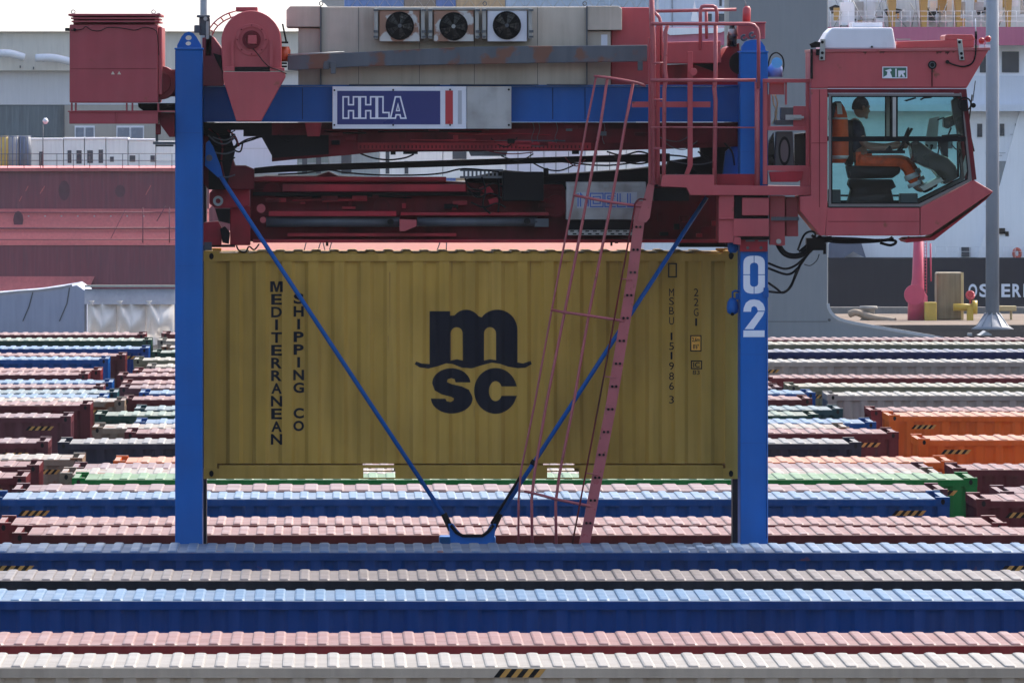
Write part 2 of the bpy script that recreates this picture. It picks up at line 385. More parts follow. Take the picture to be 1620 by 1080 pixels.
def add_container(cx, d, L, h, kind, label, group, z0=0.0, pitch=0.209, hz=(True,True), hzx=None, door=1, mats=None, detail=True, pockets=False, hz_on_rail=False, bent=False):
    sm,rm,rd_=mats or CP[kind]
    t=thing('shipping_container',label,'shipping container',(cx,d+W/2,z0),group)
    o=Vector((cx,d+W/2,z0))
    def bld(mb,name,m,bev=0,parent=t):
        mb.v=[(a+o.x,b+o.y,c+o.z) for a,b,c in mb.v]; return mb.build(name,m,parent,bev)
    post=.15; rail_h=.085
    # frame
    f=MB()
    for sx in (-1,1):
        for sy in (-1,1):
            x1=sx*(L/2-.004); y1=sy*(W/2-.004)
            f.box(x1,x1-sx*post,y1,y1-sy*.13,.118,h-.118)
    for sy in (-1,1):
        y1=sy*(W/2-.002); xa=L/2-.178
        f.box(-xa,xa,y1,y1-sy*.06,h-.03-rail_h,h-.03)
        if not pockets: f.box(-xa,xa,y1-sy*.004,y1-sy*.07,.0,.15)
        else:
            pk=(-1.22,-0.86,0.86,1.22)
            ed=[-xa,pk[0],pk[1],pk[2],pk[3],xa]
            for a,b in ((0,1),(2,3),(4,5)): f.box(ed[a],ed[b],y1-sy*.004,y1-sy*.07,.0,.155)
            for a,b in ((1,2),(3,4)):
                f.box(ed[a],ed[b],y1-sy*.004,y1-sy*.07,.12,.155); f.box(ed[a],ed[b],y1-sy*.004,y1-sy*.07,.0,.012)
    for sx in (-1,1):
        x1=sx*(L/2-.003); ya=W/2-.162
        f.box(x1,x1-sx*.08,-ya,ya,h-.13,h-.02); f.box(x1,x1-sx*.1,-ya,ya,.0,.14)
    for k in range(1,len(f.f),6): f.m[k]=1
    bld(f,'frame',[sm,rd_])
    for sx in (-1,1):
        f=MB()
        x1=sx*(L/2-.178)
        f.box(x1,x1-sx*.16,-W/2+.162,W/2-.162,h-.045,h-.026)
        bld(f,'corner_gusset',rd_)
    # castings
    for sx in (-1,1):
        for sy in (-1,1):
            for sz in (-1,1): bld(casting_mb(sx,sy,sz,L,h),'corner_casting',[sm,M['black'],rd_])
    # sides
    xs=[x for x in side_breaks(L) if -L/2+post+.01<x<L/2-post-.01]
    xs=[-L/2+post+.002]+xs+[L/2-post-.002]
    zt,zb=h-.03-rail_h+.004,(.148 if not pockets else .172)
    for sy in (-1,1):
        s=MB(); vs=[]
        for x in xs:
            y=sy*(W/2-.012-side_profile(x,L)); vs+=[(x,y,zb),(x,y,zt)]
        n=len(xs)
        fs=[(2*i,2*i+2,2*i+3,2*i+1) if sy<0 else (2*i,2*i+1,2*i+3,2*i+2) for i in range(n-1)]
        s.add(vs,fs); bld(s,'side_panel',sm)
    # ends: one bulkhead, one pair of doors with locking bars
    e=MB(); x=-door*(L/2-.03); k=8; ys=[-W/2+.14+(W-.28)*i/(k*2) for i in range(k*2+1)]
    vs=[]
    for i,y in enumerate(ys):
        xx=x+door*(0.03 if i%2 else 0.0); vs+=[(xx,y,.13),(xx,y,h-.125)]
    e.add(vs,[(2*i,2*i+1,2*i+3,2*i+2) for i in range(len(ys)-1)]); bld(e,'end_panel',sm)
    for sy in (-1,1):
        dm=MB(); x=door*(L/2-.028); dm.box(x,x-door*.04,sy*.006,sy*(W/2-.14),.145,h-.135)
        do=bld(dm,'door',sm)
        lb=MB()
        for q in (0.35,0.85): lb.tube([(x+door*.02,sy*q,.12),(x+door*.02,sy*q,h-.12)],.016,6)
        bld(lb,'locking_bar',sm,parent=do)
    # roof: raised ribs stamped into the sheet
    r=MB(); zr=h-.026; hr=.018; y0,y1=-W/2+.062,W/2-.062
    xa=-L/2+.178+.165; xb=L/2-.178-.165; n=max(3,int(round((xb-xa)/pitch))); p=(xb-xa)/n; rw=p*.56
    yi0,yi1=y0+.035,y1-.035
    r.add([(xa,y0,zr),(xb,y0,zr),(xb,yi0,zr),(xa,yi0,zr)],[(0,1,2,3)],1); r.add([(xa,yi1,zr),(xb,yi1,zr),(xb,y1,zr),(xa,y1,zr)],[(0,1,2,3)],1)
    rnd=random.Random(int(cx*100)+int(d*10))
    for i in range(n):
        a=xa+i*p; b=a+(p-rw)/2; c=b+rw; e_=a+p; g_=.011; k_=.03
        hh=hr*rnd.uniform(.85,1.1)
        r.add([(a,yi0,zr),(b,yi0,zr),(b,yi1,zr),(a,yi1,zr)],[(0,1,2,3)],1)
        r.add([(c,yi0,zr),(e_,yi0,zr),(e_,yi1,zr),(c,yi1,zr)],[(0,1,2,3)],1)
        dz=rnd.uniform(-.003,.003)
        def oct(i_,ke,z_):
            x0,x1,ya,yb=b+i_,c-i_,yi0+ke,yi1-ke; q=.022
            return [(x0+q,ya,z_),(x1-q,ya,z_),(x1,ya+q*1.3,z_),(x1,yb-q*1.3,z_),(x1-q,yb,z_),(x0+q,yb,z_),(x0,yb-q*1.3,z_),(x0,ya+q*1.3,z_)]
        vs=oct(0,0,zr)+oct(.007,.012,zr+hh*.72)+oct(.022,.04,zr+hh+dz)
        r.add(vs,[(j,(j+1)%8,8+(j+1)%8,8+j) for j in range(8)]+[(8+j,8+(j+1)%8,16+(j+1)%8,16+j) for j in range(8)]+[tuple(range(16,24))])
        for xq,yq in ((b,yi0),(c,yi0),(c,yi1),(b,yi1)):
            sx_=1 if xq==b else -1; sy_=1 if yq==yi0 else -1
            tri=[(xq,yq,zr),(xq+sx_*.022,yq,zr),(xq,yq+sy_*.0286,zr)]
            r.add(tri if sx_*sy_>0 else tri[::-1],[(0,1,2)],1)
    bld(r,'roof_panel',[rm,rd_])
    # black and yellow height markings
    spots=[]
    if hzx is not None: spots=[hzx]
    else:
        if hz[0]: spots.append(-L/2+.55)
        if hz[1]: spots.append(L/2-.55)
    if hzx is None and rnd.random()<.25: spots=spots[:0]
    for q in spots:
        wd=rnd.uniform(.30,.40); z1=h-.03-rail_h-.055 if not hz_on_rail else h-.035; hh=.068 if not hz_on_rail else .075
        z0_=z1-hh; hm=MB(); k=4 if not pockets else 4
        st=wd/(k*2-1); sl_=.06
        for j in range(k*2):
            x0=q-wd/2+(j-.5)*st; x1=x0+st
            hm.add([(x0,-W/2-.002,z0_),(x1,-W/2-.002,z0_),(x1+sl_,-W/2-.002,z1),(x0+sl_,-W/2-.002,z1)],[(0,1,2,3)],j%2)
        if not hz_on_rail: lay_on_folds(hm,L,-W/2+.012-.003)
        bld(hm,'height_marking',[M['black'],M['yellowmark']])
    return t

L40,L20=12.192,6.058
def row_container(y, d, kind, label, group, xl=None, xr=None, xc=None, L=L40, **kw):
    pm=F/d; h=ZC-(y-YH)/pm
    if xl is not None and xr is not None: cx=PX((xl+xr)/2,d)
    elif xl is not None: cx=PX(xl,d)+L/2
    elif xr is not None: cx=PX(xr,d)-L/2
    else: cx=PX(xc,d)
    return add_container(cx,d,L,h,kind,label,group,**kw)

GN='containers in the rows in front of the straddle carrier'
row_container(1051,96.9,'white','off-white container with cream ribbed roof, nearest row along the bottom edge of the photo',GN,xc=760,pitch=.197,hzx=PX(817,96.9)-PX(760,96.9),hz_on_rail=True)
row_container(1016,100.9,'maroon_bright','red-brown container with pale pink roof directly behind the nearest off-white container',GN,xc=700,pitch=.2)
row_container(946,109.8,'blue_deep','deep blue container with light blue roof, between the pink-roofed and grey-roofed containers',GN,xc=860,pitch=.203)
row_container(914,114.4,'grey_dark','charcoal container with dusty grey-mauve roof between the two nearest blue containers',GN,xc=780,pitch=.205)
row_container(870,121.56,'blue_dusty','blue container with scuffed grey-blue roof, right in front of the straddle carrier legs',GN,xc=814,pitch=.209)
GM='containers in the middle bay behind the straddle carrier'
mid=[ # y, d, kind, xl, xr, label
 (842.5,129.3,'maroon',2,1684,'dark maroon container with pale pink roof, first row behind the carrier legs',.204),
 (826.5,133.2,'maroon_bright',-15,1602,'red-brown container with pink roof, second row behind the carrier, before the striped blue one',.205),
 (786,140.0,'blue',-18,1502,'blue container with pale roof, long side visible beneath the hanging yellow container',.209),
 (773.5,143.9,'maroon_grey',18,1500,'dull maroon container with wide pink roof ribs just behind the striped blue container',.335),
 (755.5,148.7,'green',114,1546,'bright green container whose right end stands clear at the right of the carrier',.24),
 (747.5,152.6,'rusty',91,1494,'rusty tan container with white roof right behind the bright green container',.22),
 (739,156.4,'maroon_grey',107,1480,'dull maroon container with mauve roof, between the white-roofed rusty one and the orange one',.22),
 (728.5,160.2,'orange',178,1510,'orange container in the middle bay, its salmon roof crossing behind the blue carrier legs',.22),
 (699,167.5,'navy_grey',91,1363,'slate navy container with grey roof and striped ends, before the brown and green ones',.22),
 (683,173.9,'maroon',197,1422,'dark maroon container whose striped end stands against the orange container on the right',.22),
 (675,177.7,'rusty',142,1347,'rust-patched tan container with cream roof between a blue and a maroon row, middle bay',.22),
 (667,181.5,'blue',211,1388,'blue container with pale blue roof just behind the rust-patched tan container',.22),
 (655,186.0,'green_dark',151,1294,'dark green container with pale green roof, left end striped beside the maroon stack',.22),
 (646,190.0,'teal',211,1335,'dark teal container with pale blue roof right behind the dark green container',.22),
 (630,195.0,'maroon',199,1279,'dark maroon container with striped ends in front of a pale blue roof, middle bay',.22),
 (620.5,199.0,'blue',227,1283,'blue container with whitish roof right behind the striped dark maroon one, middle bay',.22),
 (612,203.0,'maroon_grey',188,None,'dull maroon container with mauve roof, two rows behind the pale green roof at left',.22),
 (604.5,207.0,'maroon_bright',192,None,'red-brown container with salmon roof beyond the mauve-roofed one, left of the blue leg',.22),
 (593,211.0,'maroon',185,None,'maroon container with pink roof standing farthest left in the back middle rows',.22),
 (585.5,215.0,'maroon_bright',210,None,'red-brown container with pink roof between two cream roofs, left of the leg',.22),
 (578.5,219.0,'cream',231,None,'cream container set back rightwards, in front of the olive container, middle bay',.22),
 (568,223.0,'olive',211,None,'olive container with creamy white roof reaching beyond its neighbours at the back left',.22),
 (556,228.0,'green_dark',240,None,'dark green container with white roof at the back beside the end of the blue container',.22),
 (548,232.0,'rusty',255,None,'rusty container with peach roof at the very back, partly hidden by the blue left leg',.22),
 (537.5,236.0,'cream',249,None,'cream container peeping out left of the blue leg near the white cloth',.22),
 (527,240.0,'maroon',255,None,'dark maroon container in the last row left of the blue leg, below the white cloth',.22)]
for y,d,k,xl,xr,lb,pt in mid: row_container(y,d,k,lb,GM,xl=xl,xr=xr,pitch=pt)
GL='containers in the left bay'
left=[
 (753,150.2,'maroon',41,'maroon container end at far left, lowest of the left bay, striped corner'),
 (735,157.5,'maroon',62,'maroon container end at far left just behind the lowest one, before the grey-tan container'),
 (724,161.5,'rusty',130,'grey-tan container with cream roof in the left bay, rust streaks near its end'),
 (698,168.5,'maroon_grey',76,'dull maroon container with bold striped marking at the left edge, behind the cream roof'),
 (658,184.5,'maroon_grey',112,'large dull maroon container side with striped marking, pink roof, left bay'),
 (639,189.5,'maroon',143,'dark maroon container with striped marking and pale pink roof rising behind the largest maroon one'),
 (633,193.3,'rusty',197,'brown container with cream roof and striped end, beside the dark green end'),
 (627,196.5,'blue',169,'blue container with ice-blue roof right behind the brown striped container, left bay'),
 (620,199.8,'teal',185,'teal container with pale blue roof and dark corner hole, left bay'),
 (611,203.2,'maroon_grey',163,'dull maroon container with mauve roof sandwiched between two light blue roofs'),
 (604,207.0,'blue',177,'blue container with light blue roof and bright blue right edge, left bay middle'),
 (591,211.6,'maroon',139,'dark maroon container with short visible end in front of another maroon one, left bay'),
 (585,214.9,'maroon_bright',159,'red-brown container with salmon roof in front of the striped royal blue container'),
 (567,223.0,'blue',171,'royal blue container with striped marking and light blue corner post, back of left bay'),
 (561,226.4,'maroon',198,'maroon container with pinkish roof just behind the striped royal blue one'),
 (550,231.0,'blue_deep',235,'deep blue container with pale roof whose bright blue end reaches towards the left leg'),
 (537,236.0,'green_dark',239,'dark green container with cream roof, second from the back of the left bay'),
 (528,240.0,'maroon',230,'maroon container with pink roof, last row of the left bay below the tarpaulin')]
for y,d,k,xr,lb in left: row_container(y,d,k,lb,GL,xr=xr,pitch=.22)
GR='containers in the right bay'
right=[
 (789,139.2,'maroon',1545,'maroon container with striped marking, nearest of the right bay at the edge of the photo'),
 (777,143.9,'maroon_grey',1583,'dull maroon container corner peeping out at the right edge behind the nearest right-bay container'),
 (740,156.4,'maroon',1509,'maroon container with striped marking between the green end and the orange containers'),
 (693.5,169.3,'orange',1453,'nearer of the two tall orange containers on the right'),
 (656,185.8,'orange',1407,'farther of the two orange containers on the right, with striped marking'),
 (648,190.0,'maroon_bright',1378,'red-brown container with pink roof just behind the farther orange container'),
 (623.5,198.0,'grey',1310,'large grey container side with cream roof behind the orange containers'),
 (609.5,204.0,'olive',1248,'olive-grey container with cream roof and rusty corner behind the large grey one'),
 (596,210.2,'maroon_bright',1208,'red-brown container with pink roof next to the 02 leg, behind the olive-grey one'),
 (571,222.0,'grey',1170,'pale grey-tan container with white roof and a handle outline beside the right leg'),
 (555,228.0,'navy',1200,'navy container with lilac roof between the white-roofed and the rearmost right rows'),
 (543,233.5,'olive',1190,'olive container with creamy pink roof, second from the back on the right'),
 (536,237.5,'maroon',1196,'maroon container with pink roof, last row on the right below the crane foot')]
for y,d,k,xl,lb in right: row_container(y,d,k,lb,GR,xl=xl,pitch=.22)

# the lifted yellow container
D=125.0
zb=PZ(757,D); xcY=PX((322+1169)/2,D)
yc=add_container(xcY,D,L20,2.575,'yellow','mustard yellow container with big dark shipping logo, hanging inside the blue straddle carrier','containers in the middle bay behind the straddle carrier',
    z0=zb,pitch=.2105,hz=(False,False),mats=(M['yellow'],M['yellow'],M['yellow']),pockets=True)
del yc['group']
def on_side(mb, name, m, off=0.0035):
    """cut the flat lettering along the folds of the corrugation and lay it on them"""
    bm=bmesh.new(); vs=[bm.verts.new(v) for v in mb.v]
    for f in mb.f:
        try: bm.faces.new([vs[i] for i in f])
        except ValueError: pass
    for x in side_breaks(L20):
        gx=x+xcY
        geo=list(bm.verts)+list(bm.edges)+list(bm.faces)
        bmesh.ops.bisect_plane(bm,geom=geo,plane_co=(gx,0,0),plane_no=(1,0,0),dist=1e-5)
    for v in bm.verts: v.co.y=D+.012+side_profile(v.co.x-xcY,L20)-off
    me=bpy.data.meshes.new(name); 
    org=wloc(yc)
    for v in bm.verts: v.co-=org
    bm.to_mesh(me); bm.free(); me.materials.append(m)
    o=bpy.data.objects.new(name,me); COL.objects.link(o); o.parent=yc; return o
t=MB()
def letter_M(x0,x1,z0,z1):
    w=x1-x0; a=.27*w; b=.5*w; h=z1-z0
    return fill_mesh([[(x0,z0),(x0,z1),(x0+a*1.25,z1),(x0+b,z0+h*.38),(x1-a*1.25,z1),(x1,z1),(x1,z0),(x1-a*.85,z0),(x1-a*.85,z0+h*.72),(x0+b+a*.32,z0),(x0+b-a*.32,z0),(x0+a*.85,z0+h*.72),(x0+a*.85,z0)]])
for ch,y in zip('MEDITERRANEAN',[453.5+20.1*i for i in range(13)]):
    w_={'I':4.5,'M':20,'N':18}.get(ch,17); pfit(t,text_fill(ch,.028) if ch!='M' else letter_M(0,1,0,1),437.5-w_/2,437.5+w_/2,y-8.5,y+8.5,D)
on_side(t,'company_lettering',M['navyink']); t=MB()
for ch,y in zip('SHIPPING CO',[472.5+20.1*i for i in range(11)]):
    if ch==' ': on_side(t,'company_lettering',M['navyink']); t=MB(); continue
    w_={'I':4.5,'N':17,'O':17,'G':17,'C':16.5}.get(ch,16); pfit(t,text_fill(ch,.035),472.5-w_/2,472.5+w_/2,y-8.3,y+8.3,D)
on_side(t,'company_lettering',M['navyink'])
t=MB()
for ch,y in zip('MSBU1519863',[462.5,476.5,491.5,507.5,532,547.5,562.5,579,595,610.5,632]):
    if y in (532,632): on_side(t,'serial_number',M['navyink']); t=MB()
    w_=3 if ch=='1' else 7.5; pfit(t,text_fill(ch,.0),1062.5-w_/2,1062.5+w_/2,y-6,y+6,D)
on_side(t,'serial_number',M['navyink']); t=MB()
for ch,y in zip('22G1',[462.5,478,494,509.5]):
    w_=3 if ch=='1' else 7.5; pfit(t,text_fill(ch,.0),1101.5-w_/2,1101.5+w_/2,y-6,y+6,D)
on_side(t,'type_code',M['navyink'])
t=MB(); Q=lambda x,y:(PX(x,D),PZ(y,D))
t.pbox(1093,1109,531,555,D,D+.001); t.f=[t.f[2]]; t.m=[0]; t.s=[False]
on_side(t,'height_plate',mat('amber_plate',(0.95,0.45,0.05),0.5,wear=.15,streak=0,scale=9))
t=MB(); t.ribbon([Q(1093,531),Q(1109,531),Q(1109,555),Q(1093,555)],.012,D,True)
pfit(t,text_fill('2,6m',.02),1095,1107,534,541.5,D); pfit(t,text_fill('8\'6"',.02),1096.5,1105.5,544.5,552,D)
on_side(t,'stencilled_mark',M['navyink'],.006); t=MB()
t.ribbon([Q(1094,571),Q(1110,571),Q(1110,583),Q(1094,583)],.012,D,True)
pfit(t,text_fill('IC',.01),1097,1107,573,581,D); pfit(t,text_fill('83',.0),1096,1107,585.5,592.5,D)
on_side(t,'stencilled_mark',M['navyink'],.006); t=MB()
t.ribbon([Q(1058,417),Q(1070,417),Q(1070,438),Q(1058,438)],.015,D,True)
on_side(t,'vent_outline',M['navyink'],.006)
# logo drawn from its outline
def Z8(X,Y): return Q(400+X/2.843,400+Y/2.843)
def arc(cx,cy,rx,ry,a0,a1,n=14): return [(cx+rx*math.cos(R(a0+(a1-a0)*i/n)),cy-ry*math.sin(R(a0+(a1-a0)*i/n))) for i in range(n+1)]
out=[(795,262),(888,262),(888,282)]+arc(960,345,75,90,135,42,8)+[(1030,290)]+arc(1100,345,90,90,135,0,14)+[(1190,492)]
wave_r=[(1215,497),(1240,488),(1250,486),(1255,500),(1225,516),(1190,518),(1150,512),(1110,498),(1075,493),(1030,505),(985,519),(940,516),(900,500),(870,496),(830,510),(790,520),(750,514),(728,500),(735,488),(760,497),(795,500)]
holes=[[(890,484)]+[(890,365)]+arc(917,362,27,28,180,0,10)+[(945,484),(918,478)],
       [(1040,484)]+[(1040,365)]+arc(1067,362,27,28,180,0,10)+[(1094,482),(1067,478)]]
t=MB()
v,f=fill_mesh([[Z8(*p) for p in out+wave_r]]+[[Z8(*p) for p in h] for h in holes]); t.add([(a,D,c) for a,b,c in v],f)
cc=arc(1092,620,97,103,20,340,40)
ci=arc(1092,622,30,46,330,30,24)
cout=[(1188,600)]+arc(1092,620,97,103,12,348,44)+[(1188,642),(1120,642)]+arc(1092,621,30,45,330,30,24)+[(1120,600)]
v,f=fill_mesh([[Z8(*p) for p in cout]]); t.add([(a,D,c) for a,b,c in v],f)
s_out=[(978,582)]+arc(893,586,86,68,10,180,18)+[(808,590),(818,618),(850,636),(890,646),(905,654),(902,664),(890,670),(872,666),(866,655),(802,655)]+arc(895,652,94,70,180,358,22)+[(985,640),(972,615),(940,600),(895,590),(873,580),(876,568),(893,563),(908,568),(912,582)]
v,f=fill_mesh([[Z8(*p) for p in s_out]]); t.add([(a,D,c) for a,b,c in v],f)
on_side(t,'shipping_logo',M['navyink'])

# weathering of the yellow side: rust runs under the top rail and dull scuffs
rz=random.Random(9); t=MB()
for k in range(9):
    x=rz.uniform(340,1150); y=rz.choice([413,413,rz.uniform(420,660)]); ln=rz.uniform(14,95); wd=rz.uniform(.4,1.0)
    t.add([(PX(x-wd,D),D,PZ(y,D)),(PX(x+wd,D),D,PZ(y,D)),(PX(x+wd*.25,D),D,PZ(y+ln,D)),(PX(x-wd*.25,D),D,PZ(y+ln,D))],[(0,1,2,3)])
on_side(t,'rust_runs',mat('rust_runs',(0.34,0.17,0.035),0.8,wear=.3,streak=0),.0022)
# ------------------------------------------------------------------ straddle carrier
DN=124.15                      # outer face of the near legs
car=thing('straddle_carrier','blue and red straddle carrier numbered 02 with driver cab, holding the yellow container','straddle carrier',(PX(746,126),126.4,0))
def part(mb,name,m,parent=None,bev=0): return mb.build(name,m,parent or car,bev)
ZG=0.0
# legs, near and far, each with a lug on top
def leg(x0,x1,d0,d1,top):
    b=MB(); b.box(PX(x0,d0),PX(x1,d0),d0,d1,2.2,PZ(top,d0)); return b
Ls=[]
for (x0,x1,xa,xb) in ((277,320.5,279,319),(1171,1215,1173,1213)):
    l=part(leg(x0,x1,DN,DN+.75,79 if x0<500 else 84),'leg',M['blue'],None,.012); Ls.append(l)
    top=79 if x0<500 else 84
    lug=MB()
    cap=MB(); cap.pbox(x0-1,x1+1,top-3,top,DN-.01,DN+.76); part(cap,'cap_plate',M['blue'],l,.004)
    if x0<500:
        pts=[(xa+1,top-3),(xa+1,72),(287,58),(292,52.5),(298.5,50.5),(305,52.5),(310,58),(xb-1,72),(xb-1,top-3)]
        holes=[[(298+5*math.cos(a),60+4*math.sin(a)) for a in [k*math.pi/6 for k in range(12)]],[(297.5+4.5*math.cos(a),69+3.2*math.sin(a)) for a in [k*math.pi/6 for k in range(12)]]]
    else:
        pts=[(xa+1,top-3),(xa+1,74),(1180,66),(1190,63),(1204,64),(1211,74),(xb-1,top-3)]; holes=[]
    for dd in (DN+.12,DN+.30):
        v,f=fill_mesh([[(PX(a,DN),PZ(b_,DN)) for a,b_ in pts]]+[[(PX(a,DN),PZ(b_,DN)) for a,b_ in h] for h in holes])
        n=len(v); vs=[(a,dd,c) for a,_,c in v]+[(a,dd+.05,c) for a,_,c in v]
        lug.add(vs,f+[[i+n for i in q][::-1] for q in f])
        for cyc in [pts]+holes:
            q=[(PX(a,DN),PZ(b_,DN)) for a,b_ in cyc]; k=len(q)
            lug.add([(a,dd,c) for a,c in q]+[(a,dd+.05,c) for a,c in q],[(i,(i+1)%k,(i+1)%k+k,i+k) for i in range(k)])
    part(lug,'lifting_lug',M['blue'],l)
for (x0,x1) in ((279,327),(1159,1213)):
    d0=127.75; part(leg(x0,x1,d0,d0+.45,79),'leg',M['leg_shaded'],None,.012)
# number on the right leg
num=MB(); dn=DN-.003; q=lambda x,y:(PX(x,DN),PZ(y,DN))
def half0(sx,sy):
    cx,cy=1193,434.5; g_=.6
    xo,xi=17,6.5; yo,yi=30,19
    o=[(cx+sx*g_,cy+sy*yo)]+[(cx+sx*(g_+ (xo-g_)*math.sin(R(a))**.75),cy+sy*(17+(yo-17)*math.cos(R(a))**.75)) for a in range(15,91,15)]+[(cx+sx*xo,cy+sy*g_)]
    i=[(cx+sx*xi,cy+sy*g_),(cx+sx*xi,cy+sy*14)]+[(cx+sx*(g_+(xi-g_)*math.cos(R(a))),cy+sy*(14+(yi-14)*math.sin(R(a)))) for a in (30,60,90)]
    return o+i
for sx in (-1,1):
    for sy in (-1,1): num.add([(a,dn,c) for a,c in [q(*p) for p in (half0(sx,sy) if sx*sy>0 else half0(sx,sy)[::-1])]],[list(range(len(half0(sx,sy))))])
two=[(1176,493),(1176.5,487),(1180,479),(1186,474.5),(1193,473.5),(1201,475),(1207,480),(1210,487),(1210,491.5),(1199,491.5),(1197,486),(1193,484),(1189,486),(1188,493)]
v,f=fill_mesh([[q(*p) for p in two]]); num.add([(a,dn,c) for a,_,c in v],f)
v,f=fill_mesh([[q(*p) for p in [(1199,493),(1209.5,493),(1207,499),(1192,520.5),(1178,520.5)]]]); num.add([(a,dn,c) for a,_,c in v],f)
v,f=fill_mesh([[q(*p) for p in [(1176,522.5),(1209.5,522.5),(1209.5,533),(1176,533)]]]); num.add([(a,dn,c) for a,_,c in v],f)
part(num,'number',M['white_clean'],Ls[1])
# top side beams, bogie beams, wheels
for d0 in (124.72,127.85):
    b=MB(); b.pbox(321.5,1170,137,192,d0,d0+.3); bm_=part(b,'side_beam',M['blue_beam'],None,.01)
    if d0<125:
        b=MB(); b.pbox(321.5,1170,134.5,136.8,d0-.03,d0+.33); b.pbox(321.5,1170,190.5,193,d0-.03,d0+.33); part(b,'beam_flange',M['blue_beam'],bm_)
        for xs_ in (478,874,925): 
            b=MB(); b.pbox(xs_,xs_+1,139,189,d0-.004,d0); part(b,'weld_seam',M['black'],bm_)
for d0 in (124.2,127.8):
    b=MB(); b.box(PX(240,124.2),PX(1255,124.2),d0,d0+.42,1.75,2.2); b.box(PX(700,124.2),PX(792,124.2),d0+.02,d0+.4,2.2,PZ(866,124.6)); part(b,'bogie_beam',M['blue'],None,.02)
    for xw in (300,560,930,1195):
        wq=MB(); cx=PX(xw,124.2); wq.cyl(cx,.82,.80,d0-.02,d0+.44,32); wo=part(wq,'wheel',M['black'],None,.05)
        wr=MB(); wr.ring(cx,.82,.2,.42,d0-.05,d0-.02); wr.cyl(cx,.82,.2,d0-.08,d0-.01,20); part(wr,'rim',M['steel_dark'],wo)
        br=MB(); br.box(cx-.12,cx+.12,d0+.1,d0+.35,1.5,1.76); part(br,'axle_fork',M['blue'],wo)
for x0 in (300,1185):
    b=MB(); b.box(PX(x0-12,124.4),PX(x0+22,124.4),125.05,127.74,PZ(190,124.4),PZ(140,124.4)); part(b,'cross_beam',M['blue_beam'],None,.01)
# tie rods with their kite plates and bottom node
k=MB(); k.pprism([(326,226),(331,222),(337,232),(349,263),(352,277),(345,281),(324,262)],124.72,124.76); k.pcyl(331,250,7,124.69,124.78); part(k,'rod_anchor',M['blue'])
k=MB(); k.pcyl(331,250,5,124.66,124.70); part(k,'anchor_pin',M['steel_dark'])
r_=MB(); r_.ptube([(345,272),(357,292),(712,829)],3.6,124.85,10); part(r_,'tie_rod',M['blue'])
r_=MB(); r_.ptube([(1118,312),(781,829)],3.6,124.85,10); part(r_,'tie_rod',M['blue'])
r_=MB(); r_.ptube([(702,812),(714,838)],5.2,124.85,10); r_.ptube([(791,812),(779,838)],5.2,124.85,10); r_.ptube([(846,728),(842,735)],5,124.85,10); part(r_,'rod_clevis',M['black'])
r_=MB(); r_.ptube([(824,752),(777,828)],2.2,124.80,8); part(r_,'hydraulic_hose',M['black'])
k=MB(); k.pprism([(709,828),(717,828),(724,838),(732,846),(763,846),(771,838),(777,828),(785,828),(780,864),(714,864)],124.80,124.92); part(k,'rod_node',M['blue'])
k=MB(); k.ptube([(713,830),(722,842),(732,847),(763,847),(772,841),(781,830)],2.6,124.78,8); part(k,'hydraulic_hose',M['black'])

# left power box
pb=MB(); pb.pbox(110,250,39,163,123.9,126.6); box=part(pb,'engine_box',M['red_box'],None,.015)
b=MB()
for y0,y1,xa,xb in ((22,25.5,108,254),(28,30.5,112,251),(33,35.5,113,252)): b.pbox(xa,xb,y0,y1,123.86,126.64)
b.pbox(116,246,24,39,124.1,126.3); part(b,'louvre_cover',M['red_box'],box,.003)
for x in (116,243,251):
    b=MB(); b.tube([P3(x+3*math.cos(a),(19 if x<250 else 24)+3*math.sin(a),124.1) for a in [i*math.pi/6 for i in range(13)]],.006,6); part(b,'lifting_eye',M['steel'],box)
b=MB(); b.pbox(250.5,256,43,150,123.95,126.5); part(b,'side_door',M['red_box'],box,.006)
b=MB(); b.ptube([tuple(p) for p in smooth_path([(112,48,123.88),(124,47.5,123.88),(131,46,123.87),(136,42.5,123.87),(145,48,123.87),(158,49,123.87),(170,44,123.87),(186,44,123.87),(200,46,123.87),(214,48,123.87),(228,44,123.87),(244,47,123.87),(249,56,123.87),(251,88,123.87)],5)],.8,None,6); part(b,'cable',M['black'],box)
b=MB(); b.pbox(103,110,44.5,49.5,123.9,124.05); b.pcyl(118,47.5,2.4,123.84,123.9); part(b,'cable_socket',M['black'],box)
b=MB()
for x in (178.5,188.5): b.pprism([(x-3,118),(x+3,118),(x,113)],123.893,123.898)
part(b,'warning_triangle',mat('pale_decal',(0.55,0.48,0.38),0.5,wear=.2),box)
b=MB(); b.pbox(111,249,108.6,109.2,123.897,123.9); part(b,'panel_seam',M['red_dark'],box)
for x in (112,118.5,199,208,249):
    b=MB(); b.pbox(x,x+2.6,163.2,176.8,123.95,124.1); part(b,'box_foot',M['red_box'],box)
b=MB(); b.pbox(109.5,250,177,196,123.92,126.5); b.pbox(183.5,185,178,195.5,123.9,123.92); b.pbox(107,277,175.5,177.5,123.9,126.5); part(b,'support_beam',M['red_box'],None,.006)
b=MB(); b.pprism([(250,178),(276,178),(276,217),(268,217),(253,196.5)],124.0,124.6); b.pbox(246,254,196,213,124.0,124.3); part(b,'support_bracket',M['red_dark'],None,.006)
b=MB(); b.pbox(242,276,224.5,228.5,124.0,124.5); b.pbox(246,250,213,224,124.1,124.3); b.pbox(246,274,229,232,124.1,124.4); part(b,'step_plate',M['steel_dark'])
b=MB(); b.pcyl(252,131,27,124.5,125.9,32); b.pring(252,131,17,18.2,124.47,124.5); duct=part(b,'exhaust_duct',M['red'],None,.01)
b=MB(); b.pbox(258,282,110,153,124.7,125.8); part(b,'duct_elbow',M['red'],None,.03)
